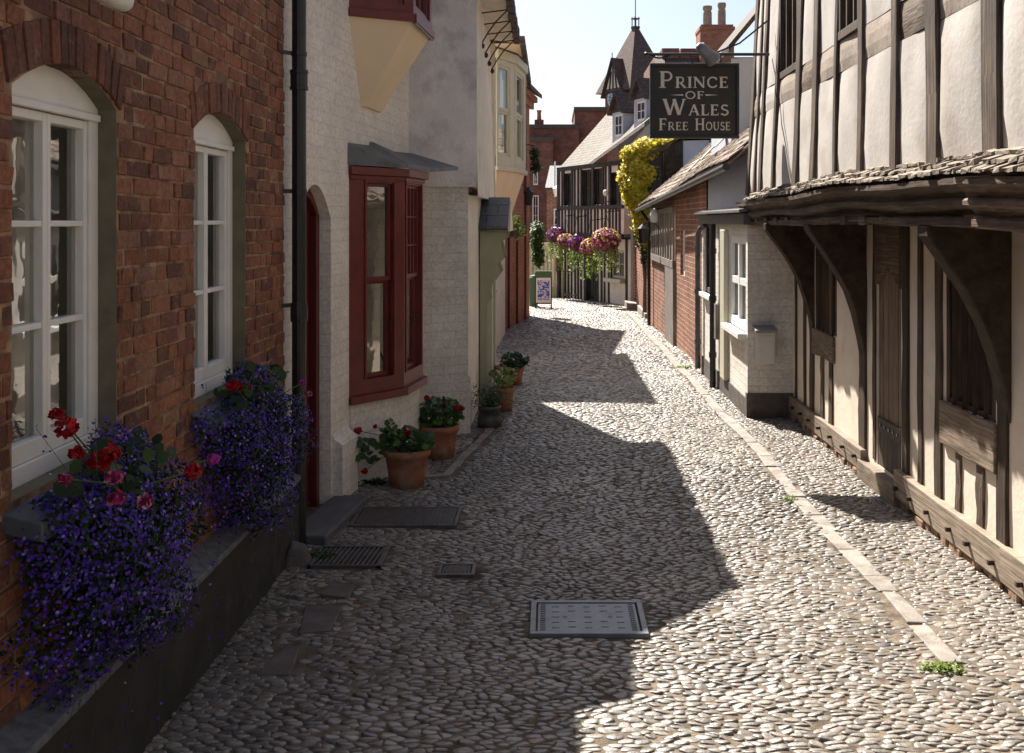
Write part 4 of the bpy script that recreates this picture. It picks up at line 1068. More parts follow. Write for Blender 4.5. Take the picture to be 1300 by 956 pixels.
def fascia(ya, yb, off):
    m = MB(); n = int((yb - ya) / .12); R_ = []
    for i in range(n + 1):
        y = ya + (yb - ya) * i / n
        jx = .012 * math.sin(y * 2.7) + random.uniform(-.004, .004)
        R_.append([(x - (off + jx if x < 2.01 else 0), y, z + sag(y) + random.uniform(-.002, .002)) for x, z in PROF])
    pts = [(q[0] + .02, q[1], q[2]) for r_ in R_ for q in r_]; k = len(PROF)
    fs = [(i * k + j, i * k + j + 1, (i + 1) * k + j + 1, (i + 1) * k + j) for i in range(n) for j in range(k - 1)]
    fs += [tuple(range(k)), tuple(range(n * k, n * k + k))]
    m.faces(pts, fs); return m.build('bressummer', 'oak_dark_u', th)
fascia(4.52, YE + .03, 0); fascia(-2, 4.50, .035)
m = MB()
for row in range(3):
    y = -1.5
    while y < YE - .4:
        L = random.uniform(.035, .10); near = .035 if y < 4.5 else 0
        if 4.46 < y < 4.54: y += .08; continue
        z = 2.115 + row * .036 + sag(y); x0 = 1.835 + row * .05 - near + random.uniform(-.012, .012); x1 = x0 + .17; t_ = random.uniform(.012, .02); j = lambda: random.uniform(-.006, .006)
        m.hexa([(x0, y + .002, z + j()), (x1, y + .002, z + .055), (x1, y + L, z + .055), (x0 + j(), y + L, z + j()), (x0, y + .002, z + t_ + j()), (x1, y + .002, z + .055 + t_), (x1, y + L, z + .055 + t_), (x0 + j(), y + L, z + t_ + j())])
        y += L * .97
m.build('stone_skirt', 'split_stone', th)
def Xu(y, z): return 1.935 + .055 * (z - 2.2) * max(0, (y - 5) / 4.8)
UP = [(9.80, .13), (9.50, .07), (9.25, .10), (8.70, .09), (7.92, .14), (7.38, .13), (6.80, .07), (6.26, .10), (5.63, .11), (5.06, .15), (4.37, .17), (3.72, .15), (3.0, .15), (2.2, .16), (1.4, .15), (.5, .15), (-.6, .15), (-1.9, .15)]
ZT = 5.3
for y, w in UP:
    ph = random.random() * 6
    m = MB(); n = 9; m.beam([(Xu(y, 2.15 + (ZT - 2.15) * i / (n - 1)) - .012 + .03, y + .015 * math.sin(i * .8 + ph), 2.15 + (ZT - 2.15) * i / (n - 1)) for i in range(n)], (.03, 0, 0), (0, w / 2, 0), 0, .10)
    m.build('upper_post', 'oak_v', th, bevel=.010)
woodrail = {0: 'oak_u', 4: 'oak_u', 8: 'oak_u', 11: 'oak_u', 1: 'plaster_panel', 2: 'plaster_panel'}
for k in range(len(UP) - 1):
    yb, ya = UP[k][0] - UP[k][1] / 2 + .015, UP[k + 1][0] + UP[k + 1][1] / 2 - .015
    win = k in (3, 6)
    for (za, zb, kind) in ((2.17, 2.90, 'p'), (2.905, 3.115, 'r'), (3.12, ZT, 'w' if win else 'p')):
        if kind == 'w':
            fu = Fr(Xu(ya, 3.6) + .02, ya, Xu(yb, 3.6) + .02, yb, flip=True)
            m = MB(); m.fbox(fu, 0, fu.L, 3.12, 3.18, -.04, .035); m.fbox(fu, 0, .05, 3.18, ZT, -.04, .03); m.fbox(fu, fu.L - .05, fu.L, 3.18, ZT, -.04, .03)
            for i in (1, 2): m.fbox(fu, fu.L * i / 3 - .015, fu.L * i / 3 + .015, 3.18, ZT, -.03, .02)
            w_ = m.build('upper_window', 'oak_v', th, bevel=.004)
            m = MB(); m.poly([fu.p(.05, 3.18, -.02), fu.p(fu.L - .05, 3.18, -.02), fu.p(fu.L - .05, ZT, -.02), fu.p(.05, ZT, -.02)]); m.build('pane', 'glass_dark', w_)
            m = MB(); m.poly([fu.p(0, 3.1, -.12), fu.p(fu.L, 3.1, -.12), fu.p(fu.L, ZT, -.12), fu.p(0, ZT, -.12)]); m.build('shade_sheet', 'room_shade', w_)  # last sheet is painted dark as the shade behind the upper pane
            continue
        m = MB(); nu, nv = 6, max(3, int((zb - za) / .18)); G = []; ph = random.random() * 6; amp = .011 if kind == 'p' else .008
        if k in (9, 10) and kind == 'p' and za < 2.5: amp = .02
        for i in range(nv + 1):
            for j in range(nu + 1):
                a, b = j / nu, i / nv; e = min(1, min(a, 1 - a) * 6) * min(1, min(b, 1 - b) * 6 + (.15 if kind == 'p' else 0))
                y, z = ya + (yb - ya) * a, za + (zb - za) * b
                G.append((Xu(y, z) + .012 - amp * e + .004 * math.sin(y * 9 + z * 6 + ph), y, z))
        fs = [(i * (nu + 1) + j, i * (nu + 1) + j + 1, (i + 1) * (nu + 1) + j + 1, (i + 1) * (nu + 1) + j) for i in range(nv) for j in range(nu)]
        m.faces(G, fs)
        m.build('infill_panel' if kind == 'p' else 'rail', woodrail.get(k, 'plaster_rail') if kind == 'r' else 'plaster_panel', th, smooth=(kind == 'p'))
m = MB(); m.poly([(2.02, -2, 2.0), (2.02, YE, 2.0), (2.22, YE, ZT), (2.02, -2, ZT)]); m.poly([(1.93, YE, 1.95), (2.45, YE, 1.95), (2.45, YE, ZT), (2.1, YE, ZT)]); m.build('upper_wall', 'plaster_panel', th)
gable_roof('roof', 'dark_tiles', th, 1.75, 5.25, 4.5, 7.4, 7.4, 5.0, -2.2, 10.1)

# ---- white painted outbuilding
ob = thing('white_outbuilding', 'low whitewashed brick outbuilding with white framed window and lead topped roof', 'outbuilding', (2.1, 11, 0))
f3 = Fr(1.90, 9.64, 1.94, 12.82, flip=True)
WA = dict(u0=.08, u1=1.06, z0=.80, z1=1.74); WB = dict(u0=2.12, u1=2.95, z0=1.00, z1=1.86)
m = MB(); panel(m, f3, 0, f3.L, .16, 1.95, [WA, WB], depth=.10); fe = Fr(1.90, 9.64, 2.36, 9.64, flip=False)
panel(m, fe, 0, fe.L, .22, 1.95); around(m, [(2.36, 9.9), (3.6, 9.9), (3.6, 12.82), (1.94, 12.82)], -.1, 1.95)
m.build('wall', 'brick_white_worn', ob)
m = MB(); m.fbox(f3, -.012, f3.L, -.1, .17, -.05, .012); m.fbox(fe, -.012, fe.L, -.1, .23, -.05, .012); m.build('base_band', 'dark_band', ob)
wa = sash(f3, WA['u0'], WA['u1'], WA['z0'], WA['z1'], -.01, 2, 2, ob, 'white_paint', fw=.075, bw=.07, glass='glass_dark', name='window', th=.06)
m = MB(); m.fbox(f3, WA['u0'] - .05, WA['u1'] + .03, .745, .80, -.05, .09); m.build('sill', 'white_paint', wa, bevel=.006)
m = MB(); m.fbox(f3, WA['u0'], WA['u1'], WA['z0'], WA['z1'], -.16, -.15); m.build('shade_sheet', 'room_shade', wa)  # dark sheet painted as the shade inside the outbuilding
wb = sash(f3, WB['u0'], WB['u1'], WB['z0'], WB['z1'], -.02, 1, 1, ob, 'black_wood', fw=.05, glass='glass_dark', name='window', th=.06)
m = MB(); m.fbox(f3, WB['u0'] - .05, WB['u1'] + .03, .95, 1.0, -.05, .07); m.build('sill', 'white_paint', wb, bevel=.006)
m = MB(); m.fbox(f3, WB['u0'], WB['u1'], WB['z0'], WB['z1'], -.16, -.15); m.build('shade_sheet', 'room_shade', wb)  # same dark sheet for the shade behind the second window
m = MB(); m.fbox(f3, 1.12, 1.40, .17, 1.80, 0, .05); m.build('pilaster', 'stone_paint', ob, bevel=.008)
m = MB(); m.fbox(f3, -.04, f3.L, 1.86, 1.97, 0, .05); m.fbox(fe, -.05, fe.L, 1.86, 1.97, 0, .045); fa = m.build('fascia', 'step_stone', ob, bevel=.004)
m = MB(); m.slab([(1.80, 9.56, 1.975), (1.84, 12.85, 1.975), (3.6, 12.85, 2.25), (3.6, 9.87, 2.25), (2.40, 9.87, 2.06), (2.3, 9.56, 2.05)], (0, 0, .035)); m.build('roof', 'lead', ob, bevel=.006)
for u, z0, z1, mt in ((1.86, -.02, 1.86, 'black_iron'), (3.14, .0, 1.72, 'zinc_dark')):
    q = f3.p(u, 0, .06); m = MB(); m.tube([(q.x, q.y, z0), (q.x, q.y, z1)], .036, 10)
    for zc in (.35, 1.0, 1.55): m.tube([(q.x, q.y, zc - .03), (q.x, q.y, zc + .03)], .045, 10)
    if mt == 'zinc_dark': m.tube([(q.x, q.y, z1), (q.x + .02, q.y - .05, z1 + .08), (q.x + .06, q.y - .25, z1 + .13)], .034, 10)
    m.build('drainpipe', mt, ob)
m = MB(); q = f3.p(1.70, 0, .03); m.box(q.x - .03, q.y - .05, .55, q.x + .03, q.y + .06, .95); m.build('vent_box', 'bleached_wood', ob)
mb_ = thing('meter_box', 'small white meter cupboard with grey lid on the whitewashed end wall', 'meter box', (2.05, 9.55, .53))
m = MB(); m.box(1.965, 9.50, .53, 2.135, 9.635, .83); m.build('cabinet', 'meter_white', mb_, bevel=.006)
m = MB(); m.hexa([(1.945, 9.47, .83), (2.155, 9.47, .83), (2.155, 9.64, .83), (1.945, 9.64, .83), (1.945, 9.47, .855), (2.155, 9.47, .855), (2.155, 9.64, .89), (1.945, 9.64, .89)]); m.build('lid', 'grey_lid', mb_, bevel=.004)
m = MB(); m.box(1.985, 9.494, .56, 2.115, 9.502, .80); dd = m.build('door', 'meter_white', mb_, bevel=.002)

# ---- tall dark verge behind the timber house
rg = thing('rear_gable', 'dark overhanging eaves of a plastered gable tucked behind the oak framed house', 'house', (3, 12.6, 0))
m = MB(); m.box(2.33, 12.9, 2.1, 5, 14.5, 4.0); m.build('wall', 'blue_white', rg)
m = MB(); m.slab([(2.12, 11.9, 3.92), (2.12, 15, 3.92), (3.6, 15, 5.7), (3.6, 11.9, 5.7)], (0, 0, .08)); m.build('roof', 'oak_dark_v', rg)

# ---- brick cottage with the low tiled roof
bc = thing('tiled_cottage', 'low brick cottage with mossy clay tile roof sloping down to the lane', 'cottage', (2.1, 16.5, gz(16.5)))
f2 = Fr(2.0, 12.84, 2.06, 20.7, flip=True)
WW = dict(u0=2.2, u1=2.75, z0=1.05, z1=1.75)
m = MB(); panel(m, f2, 0, f2.L, -.4, lambda u: 2.42 - .02 * u, [WW], depth=.1)
around(m, [(2.06, 20.7), (5, 20.7), (5, 12.9)], -.4, 2.3); m.build('wall', 'brick_orange', bc)
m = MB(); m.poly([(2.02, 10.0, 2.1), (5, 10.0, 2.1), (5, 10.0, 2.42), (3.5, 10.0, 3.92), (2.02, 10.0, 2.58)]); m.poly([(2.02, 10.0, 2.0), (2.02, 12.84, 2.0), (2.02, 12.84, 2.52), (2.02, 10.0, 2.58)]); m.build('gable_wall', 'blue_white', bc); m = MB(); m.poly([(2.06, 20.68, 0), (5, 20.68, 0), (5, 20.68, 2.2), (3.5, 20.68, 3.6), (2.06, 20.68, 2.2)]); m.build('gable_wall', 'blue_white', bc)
sash(f2, WW['u0'], WW['u1'], WW['z0'], WW['z1'], -.04, 2, 2, bc, 'white_paint', glass='glass_dark')
m = MB(); nseg = 26
E0, E1 = Vector((1.80, 9.97, 2.47)), Vector((1.84, 20.95, 2.14)); R0, R1 = Vector((3.5, 9.97, 4.0)), Vector((3.5, 20.95, 3.62))
wv = lambda a, b: .03 * math.sin(a * 9 + b * 3)
P = lambda s_, q: E0.lerp(E1, s_).lerp(R0.lerp(R1, s_), q) + Vector((0, 0, wv(s_, q)))
for i in range(nseg):
    for k in range(6):
        a, b, c, d = i / nseg, (i + 1) / nseg, k / 6, (k + 1) / 6
        m.slab([P(a, c), P(b, c), P(b, d), P(a, d)], (0, 0, .03))
nr_, nt_ = 17, 62
for k in range(nr_):                                        # the clay tiles, course by course
    for i in range(nt_):
        a = (i + .5 * (k % 2) + random.uniform(-.06, .06)) / nt_; b = a + .96 / nt_; c, d = k / nr_ - .012, (k + 1.25) / nr_
        if b > 1.004 or d > 1.03: continue
        lf = random.uniform(.0, .016); U = Vector((0, 0, 1))
        q = [P(a, c) + U * (.062 + lf), P(b, c) + U * (.062 + lf + random.uniform(-.006, .006)), P(b, d) + U * .04, P(a, d) + U * .04]
        m.slab(q, (0, 0, .018))
m.slab([R0, R1, (5.2, 20.95, 2.1), (5.2, 9.97, 2.25)], (0, 0, .06))
for k in range(0):
    a = k / 64; p_ = E0.lerp(E1, a); m.box(p_.x - .02, p_.y, p_.z - .02 + wv(a, 0) + random.uniform(-.012, .008), p_.x + .12, p_.y + .12, p_.z + .055 + wv(a, 0) + random.uniform(-.006, .012))
m.build('roof', 'tile_loose', bc)
m = MB()
for k in range(9):                                          # cement flashing stepping down the verge
    a = k / 9; p_ = E0.lerp(R0, a); q_ = E0.lerp(R0, a + .1); m.slab([p_ + Vector((0, 3.2, .06)), p_ + Vector((0, 3.4, .06)), q_ + Vector((0, 3.4, .08)), q_ + Vector((0, 3.2, .08))], (0, 0, .02))
m.build('lead_flashing', 'kerb_stone', bc)
m = MB(); m.tube([E0 + Vector((-.05, 0, -.03)), E1 + Vector((-.05, 0, -.03))], .04, 8); m.build('gutter', 'black_iron', bc)
m = MB(); m.tube([(1.80, 20.2, 2.12), (1.92, 20.2, 1.95), (1.98, 20.2, 1.85), (1.98, 20.2, -.3)], .035, 8); m.build('downpipe', 'black_iron', bc)
m = MB()
m.fbox(f2, 3.4, 7.6, 1.22, 2.12, 0, .02); m.build('infill_panel', 'render_cream', bc)
m = MB()
for k in range(11): m.fbox(f2, 3.4 + k * .41, 3.4 + k * .41 + random.uniform(.09, .15), 1.24, 2.1, .02, .05)
m.fbox(f2, 3.38, 7.65, 1.12, 1.24, 0, .055); m.fbox(f2, 3.38, 7.65, 2.02, 2.12, .02, .06); m.build('timber_frame', 'bleached_wood', bc)
m = MB(); m.fbox(f2, 3.35, 4.6, -.3, 1.12, 0, .05); m.build('plank_door', 'bleached_wood', bc)
wall_lamp((1.72, 18.6, 1.62), (.3, 0), 'black wall lantern on the tiled cottage wall')
g = thing('wall_globe', 'small white lamp under the eaves of the tiled cottage', 'lamp', (1.86, 18.0, 1.95))
m = MB(); m.lathe(1.86, 18.0, [(0, 1.86), (.07, 1.88), (.08, 2.0), (.06, 2.1), (0, 2.12)], 10); m.build('shade', 'white_paint', g, smooth=True)
m = MB(); m.tube([(1.86, 18, 2.1), (2.02, 18, 2.12)], .012, 6); m.build('bracket', 'black_iron', g)

# ---- boarded gable above the tiled roof
bg = thing('boarded_house', 'tall house with dark boarded gable and pale side wall above the tiled cottage', 'house', (3, 22.3, gz(22)))
m = MB(); m.slab([(2.18, 21.9, -.4), (2.90, 21.9, -.4), (2.90, 21.9, 3.70), (2.18, 21.9, 3.28)], (0, 2, 0)); m.build('boarded_wall', 'black_wood', bg)
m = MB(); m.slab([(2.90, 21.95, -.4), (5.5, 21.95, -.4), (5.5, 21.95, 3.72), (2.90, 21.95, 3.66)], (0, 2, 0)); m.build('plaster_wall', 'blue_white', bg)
m = MB(); m.slab([(2.10, 21.7, 3.27), (2.10, 24.2, 3.27), (2.92, 24.2, 3.75), (2.92, 21.7, 3.75)], (0, 0, .07)); m.slab([(2.92, 21.7, 3.75), (2.92, 24.2, 3.75), (5.6, 24.2, 3.8), (5.6, 21.7, 3.8)], (0, 0, .07)); m.build('roof', 'dark_tiles', bg)
m = MB(); m.tube([(3.52, 21.9, -.2), (3.52, 21.9, 3.7)], .035, 8); m.build('downpipe', 'zinc_dark', bg)
m = MB(); m.box(2.45, 21.86, 2.75, 2.47, 21.9, 3.4); m.box(2.52, 21.87, 2.8, 2.86, 21.89, 3.35); m.build('window', 'glass_dark', bg)

# ---- low brick wall beyond, with the golden climber
bw_ = thing('brick_wall', 'low brick wall with a brown door beyond the tiled cottage', 'wall', (2.1, 23.5, gz(23.5)))
f4 = Fr(2.08, 20.72, 2.16, 26.3, flip=True)
m = MB(); panel(m, f4, 0, f4.L, -.6, 1.95, [dict(u0=4.3, u1=5.0, z0=-.33, z1=1.45)], depth=.1); m.fbox(f4, 0, f4.L, 1.95, 2.03, -.25, .03); around(m, [(2.16, 26.3), (2.4, 26.3), (2.4, 20.8)], -.5, 1.95)
m.build('masonry', 'brick_orange', bw_)
m = MB(); m.fbox(f4, 4.3, 5.0, -.33, 1.45, -.1, -.05); m.build('door', 'red_paint', bw_)
m = MB(); m.fbox(f4, 4.1, 5.2, -.5, -.18, .0, .25); m.fbox(f4, 1.0, 3.2, -.5, -.13, 0, .06); m.build('doorstep', 'kerb_stone', bw_)
def q3(a, b, y): return (px(a, y), y, pz(b, y))
sp = [(q3(822, 192, 22.2), (.34, .35, .24), 1.0), (q3(838, 184, 22.2), (.24, .3, .13), .5), (q3(808, 212, 22.2), (.26, .3, .30), .9), (q3(820, 222, 22.2), (.3, .35, .33), 1.0), (q3(803, 236, 22.1), (.20, .3, .28), .7), (q3(813, 256, 22.1), (.24, .3, .32), .9), (q3(818, 283, 22.0), (.19, .25, .34), .8), (q3(822, 305, 22.0), (.10, .2, .25), .3), (q3(796, 226, 22.2), (.16, .2, .13), .4), (q3(800, 196, 22.2), (.14, .2, .12), .3), (q3(848, 186, 22.4), (.2, .2, .12), .4), (q3(806, 250, 22.0), (.2, .2, .22), .5)]
g = foliage('climber', 'golden leafed climber tumbling over the brick wall', 'climbing plant', sp, 5600, .050, 'leaf_yellow', (2.05, 22.2, gz(22)))
P, d = ell(500, q3(816, 296, 22.05), (.22, .25, .45), .3); cloud('ivy', P, .04, 'leaf_mid', g, N=d, k=5, nj=.9)
P, d = ell(420, q3(819, 322, 22.0), (.11, .22, .35), .3); cloud('ivy', P, .035, 'leaf_dark', g, N=d, k=5, nj=.9)
m = MB(); a = Vector(q3(818, 330, 22.05)); m.tube([(a.x, 22.05, -.35), (a.x + .02, 22.05, .6), (a.x - .05, 22.05, 1.4), (a.x, 22.1, 2.4), (a.x + .05, 22.1, 3.3)], [.05, .045, .04, .03, .015], 7); m.build('stem', 'dead_wood', g)

# ---- pub sign
SY = 9.0
sg = thing('pub_sign', 'black hanging pub sign lettered PRINCE OF WALES FREE HOUSE on an iron arm', 'sign', (1.3, SY, 2.64))
sx = lambda zx: px(640 + zx / 3.984, SY); sz = lambda zy: pz(zy / 3.984, SY)
x0, x1, z0, z1 = sx(737), sx(1187), sz(700), sz(321)
m = MB(); m.box(x0 + .02, SY - .018, z0 + .02, x1 - .02, SY + .018, z1 - .02); m.build('board', 'sign_black', sg)
m = MB(); w = .030
for q in ((x0, z0, x1, z0 + w), (x0, z1 - w, x1, z1), (x0, z0 + w, x0 + w, z1 - w), (x1 - w, z0 + w, x1, z1 - w)): m.box(q[0], SY - .035, q[1], q[2], SY + .035, q[3])
m.build('frame', 'sign_black', sg, bevel=.008)
# lettering: thick and thin strokes with small serifs
def arc(cx, cy, rx, ry, a0, a1, n=18): return [(cx + rx * math.cos(R(a0 + (a1 - a0) * i / n)), cy + ry * math.sin(R(a0 + (a1 - a0) * i / n))) for i in range(n + 1)]
TK, TN, S = .17, .09, .055
def ser(x, y, w=.16): return ([(x - w, y), (x + w, y)], S)
b0, t0 = S / 2, 1 - S / 2
GL = {
 'P': (.66, [([(.14, 0), (.14, 1)], TK), ([(.14, .955), (.34, .955)] + arc(.34, .70, .22, .255, 90, -90) + [(.14, .445)], .10), ser(.14, b0), ([(.0, t0), (.2, t0)], S)]),
 'R': (.76, [([(.14, 0), (.14, 1)], TK), ([(.14, .955), (.34, .955)] + arc(.34, .71, .21, .245, 90, -90) + [(.14, .465)], .10), ([(.34, .47), (.68, .0)], TK * .9), ser(.14, b0), ser(.68, b0, .09), ([(.0, t0), (.2, t0)], S)]),
 'I': (.30, [([(.15, 0), (.15, 1)], TK), ser(.15, b0), ser(.15, t0)]),
 'N': (.86, [([(.13, 0), (.13, 1)], TN), ([(.73, 0), (.73, 1)], TN), ([(.13, .96), (.73, .04)], TK), ser(.13, b0, .12), ser(.73, t0, .12), ([(.0, t0), (.2, t0)], S)]),
 'C': (.80, [(arc(.42, .5, .33, .455, 42, 318, 26), .125), ([(.68, .70), (.70, .92)], .07), ([(.67, .28), (.70, .12)], .06)]),
 'E': (.64, [([(.14, 0), (.14, 1)], TK), ([(.14, .955), (.54, .955)], TN), ([(.14, .52), (.44, .52)], TN * .9), ([(.14, .045), (.56, .045)], TN), ([(.545, .0), (.585, .22)], S), ([(.53, 1), (.54, .80)], S), ([(.44, .62), (.44, .42)], S), ([(.0, t0), (.2, t0)], S), ([(.0, b0), (.2, b0)], S)]),
 'F': (.60, [([(.14, 0), (.14, 1)], TK), ([(.14, .955), (.54, .955)], TN), ([(.14, .52), (.44, .52)], TN * .9), ([(.53, 1), (.54, .80)], S), ([(.44, .62), (.44, .42)], S), ([(.0, t0), (.2, t0)], S), ser(.14, b0)]),
 'O': (.88, [(arc(.44, .5, .36, .45, 0, 360, 32), .125)]),
 'W': (1.16, [([(.10, 1), (.36, .03)], TK), ([(.36, .03), (.58, .96)], TN), ([(.56, 1), (.82, .03)], TK), ([(.82, .03), (1.06, 1)], TN), ser(.10, t0, .11), ser(1.06, t0, .09)]),
 'A': (.86, [([(.12, 0), (.42, 1)], TN), ([(.42, 1), (.74, 0)], TK), ([(.22, .34), (.62, .34)], TN * .8), ser(.12, b0, .10), ser(.74, b0, .12)]),
 'L': (.60, [([(.14, 0), (.14, 1)], TK), ([(.14, .045), (.54, .045)], TN), ([(.525, .0), (.56, .24)], S), ser(.14, t0), ([(.0, b0), (.2, b0)], S)]),
 'S': (.62, [(arc(.32, .735, .20, .215, 40, 250, 16) + arc(.32, .275, .23, .235, 80, -150, 18)[1:], .125), ([(.50, .80), (.51, .95)], .06), ([(.08, .20), (.07, .05)], .06)]),
 'H': (.88, [([(.15, 0), (.15, 1)], TK), ([(.72, 0), (.72, 1)], TK), ([(.15, .52), (.72, .52)], TN), ser(.15, b0), ser(.15, t0), ser(.72, b0), ser(.72, t0)]),
 'U': (.84, [([(.15, 1), (.15, .38)] + arc(.42, .36, .27, .31, 180, 360, 16)[0:9], TK * .95), (arc(.42, .36, .27, .31, 265, 360, 10) + [(.69, 1)], TN), ser(.15, t0), ser(.69, t0, .11)]),
}
LM = MB(); LOFF = [0]
def ribbon(pts, w, fx):
    P = [Vector(q) for q in pts]; n = len(P); Lh = []; Rh = []
    closed = (P[0] - P[-1]).length < 1e-4
    for i in range(n):
        a = P[i - 1] if i else (P[-2] if closed else P[0]); b = P[i + 1] if i < n - 1 else (P[1] if closed else P[-1])
        d = (b - a).normalized(); q = Vector((-d.y, d.x)) * w / 2; Lh.append(P[i] + q); Rh.append(P[i] - q)
    LOFF[0] += 1; off = (LOFF[0] % 9) * .0002
    for i in range(n - 1): LM.poly([(*fx(Lh[i])[:1], SY - .0215 - off, fx(Lh[i])[1]), (fx(Lh[i + 1])[0], SY - .0215 - off, fx(Lh[i + 1])[1]), (fx(Rh[i + 1])[0], SY - .0215 - off, fx(Rh[i + 1])[1]), (fx(Rh[i])[0], SY - .0215 - off, fx(Rh[i])[1])])
def lettering(word, xa, xb, zb, hs, gap=.10):
    ws = [GL[c][0] * h for c, h in zip(word, hs)]; tot = sum(ws) + sum(gap * h for h in hs[:-1]); k = (xb - xa) / tot; x = xa
    for c, h in zip(word, hs):
        for pts, w in GL[c][1]:
            fx = lambda q, x=x, h=h: (x + q[0] * h * k, zb + q[1] * h)
            ribbon(pts, w, fx)
        x += (GL[c][0] + gap) * h * k
hh = lambda a, b: sz(a) - sz(b)
lettering('PRINCE', sx(785), sx(1132), sz(446), [hh(362, 446)] + [hh(390, 446)] * 5)
lettering('OF', sx(914), sx(1010), sz(502), [hh(463, 502)] * 2, .12)
lettering('WALES', sx(800), sx(1134), sz(585), [hh(502, 585)] + [hh(530, 585)] * 4)
lettering('FREE', sx(782), sx(930), sz(660), [hh(600, 660)] + [hh(618, 660)] * 3)
lettering('HOUSE', sx(965), sx(1142), sz(660), [hh(600, 660)] + [hh(618, 660)] * 4)
for a, b in ((836, 904), (1084, 1017)):
    LM.poly([(sx(a), SY - .0215, sz(482)), (sx(b), SY - .0215, sz(478)), (sx(b), SY - .0215, sz(486))])
LM.build('lettering', 'sign_letter', sg)
zb = pz(69, SY)
m = MB(); m.tube([(px(818, SY), SY, zb), (px(900, SY), SY, zb), (1.97, SY, zb)], .014, 8)
m.lathe(px(820, SY), SY, [(0, zb - .02), (.02, zb - .01), (.02, zb + .01), (0, zb + .025)], 8)
m.tube([(1.95, SY, zb + .30), (1.70, SY, zb + .10), (1.45, SY, zb)], .009, 6)
m.tube([(px(826, SY), SY, zb - .012), (px(836, SY), SY, zb - .035), (px(850, SY), SY, zb - .02)], .008, 6)
for a in (845, 877, 915): m.tube([(px(a, SY), SY, zb), (px(a, SY), SY, z1 - .01)], .008, 6)
m.build('bracket', 'black_iron', sg)
lx, lz = px(898, SY), pz(66, SY)
m = MB(); c0 = Vector((lx - .09, SY - .16, lz + .02)); ax = Vector((.72, .35, -.60)).normalized()
m.tube([c0 - ax * .03, c0, c0 + ax * .10, c0 + ax * .17, c0 + ax * .19], [.02, .05, .055, .075, .072], 14)
m.tube([c0 + ax * .05, Vector((lx - .02, SY, zb))], .010, 6)
m.build('floodlight', 'galvanised', sg, smooth=False)

# ================================================================== THE FAR END
random.seed(5)
hw = thing('black_white_house', 'black and white half timbered house with dormers at the end of the lane', 'house', (1.3, 28.5, gz(28.5)))
fh = Fr(.40, 30.2, 2.1, 26.4)
up = [dict(u0=.45, u1=.95, z0=2.35, z1=3.30), dict(u0=1.65, u1=2.30, z0=2.30, z1=3.35), dict(u0=2.42, u1=2.95, z0=2.35, z1=3.35), dict(u0=3.45, u1=3.9, z0=2.2, z1=3.2)]
lo_ = [dict(u0=1.55, u1=2.1, z0=-.42, z1=1.2), dict(u0=3.0, u1=3.8, z0=.32, z1=1.1)]
m = MB(); panel(m, fh, 0, fh.L, 1.45, 3.5, up, d=.2, depth=.1, rmi=1); panel(m, fh, 0, fh.L, -.6, 1.46, lo_, depth=.1, rmi=1)
m.poly([fh.p(0, 1.45, 0), fh.p(fh.L, 1.45, 0), fh.p(fh.L, 1.45, .2), fh.p(0, 1.45, .2)])
e0, e1 = fh.p(0, 0, -3.5), fh.p(fh.L, 0, -3.5)
for d_, (za, zb_) in ((.2, (1.45, 3.5)), (0, (-.6, 1.45))):
    for u, e in ((0, e0), (fh.L, e1)): a = fh.p(u, 0, d_); m.poly([(a.x, a.y, za), (e.x, e.y, za), (e.x, e.y, zb_), (a.x, a.y, zb_)])
m.build('wall', ['render_cream', 'black_wood'], hw)
m = MB()
u = .02
while u < fh.L - .05:
    w = random.uniform(.05, .09)
    lo_z = 1.52
    inw = [o for o in up if o['u0'] - .04 < u + w / 2 < o['u1'] + .04]
    m.fbox(fh, u, u + w, lo_z, inw[0]['z0'] if inw else 3.5, .2, .235)
    inl = [o for o in lo_ if o['u0'] - .03 < u + w / 2 < o['u1'] + .03]
    if not inl: m.fbox(fh, u + .02, u + .02 + w, -.6, 1.40, 0, .035)
    u += random.uniform(.18, .25)
m.fbox(fh, -.02, fh.L, 1.40, 1.54, .0, .26); m.fbox(fh, 0, fh.L, 2.22, 2.32, .2, .25); m.fbox(fh, 0, fh.L, 3.38, 3.5, .2, .25); m.fbox(fh, -.03, .10, -.6, 3.5, .15, .25)
for o in up: m.fbox(fh, o['u0'] - .07, o['u0'], o['z0'], 3.4, .2, .24); m.fbox(fh, o['u1'], o['u1'] + .07, o['z0'], 3.4, .2, .24)
for o in lo_[:1]: m.fbox(fh, o['u0'] - .06, o['u0'], -.5, 1.4, 0, .04); m.fbox(fh, o['u1'], o['u1'] + .06, -.5, 1.4, 0, .04)
m.build('timber_frame', 'black_wood', hw)
for o, d in [(o, .12) for o in up] + [(o, -.06) for o in lo_]:
    sash(fh, o['u0'], o['u1'], o['z0'], o['z1'], d, 2, 2, hw, 'stone_paint' if o is lo_[1] else 'black_wood', fw=.06, glass='glass_dark', name='window' if o is not lo_[0] else 'door')
m = MB(); m.fbox(fh, 2.92, 3.9, .22, .32, -.05, .18); m.build('window_sill', 'stone_paint', hw)
m = MB(); A0, A1 = Vector((px(708.5, 30.9), 30.9, 3.40)), Vector((px(746, 28.9), 28.9, 3.46)); B0, B1 = Vector((2.05, 31.4, 5.52)), Vector((2.86, 29.5, 5.55))
m.slab([A0, A1, B1, B0], (0, 0, .09)); cb = Vector((3.9, 32.3, 3.6)); m.slab([B0, B1, B1 + Vector((1.8, 1, -2)), B0 + Vector((1.8, 1, -2))], (0, 0, .09))
A2, A3 = Vector((px(744, 28.6), 28.6, 3.40)), Vector((px(818, 23.2), 23.2, 4.10)); B2, B3 = Vector((2.80, 29.6, 5.48)), Vector((3.6, 23.9, 5.30))
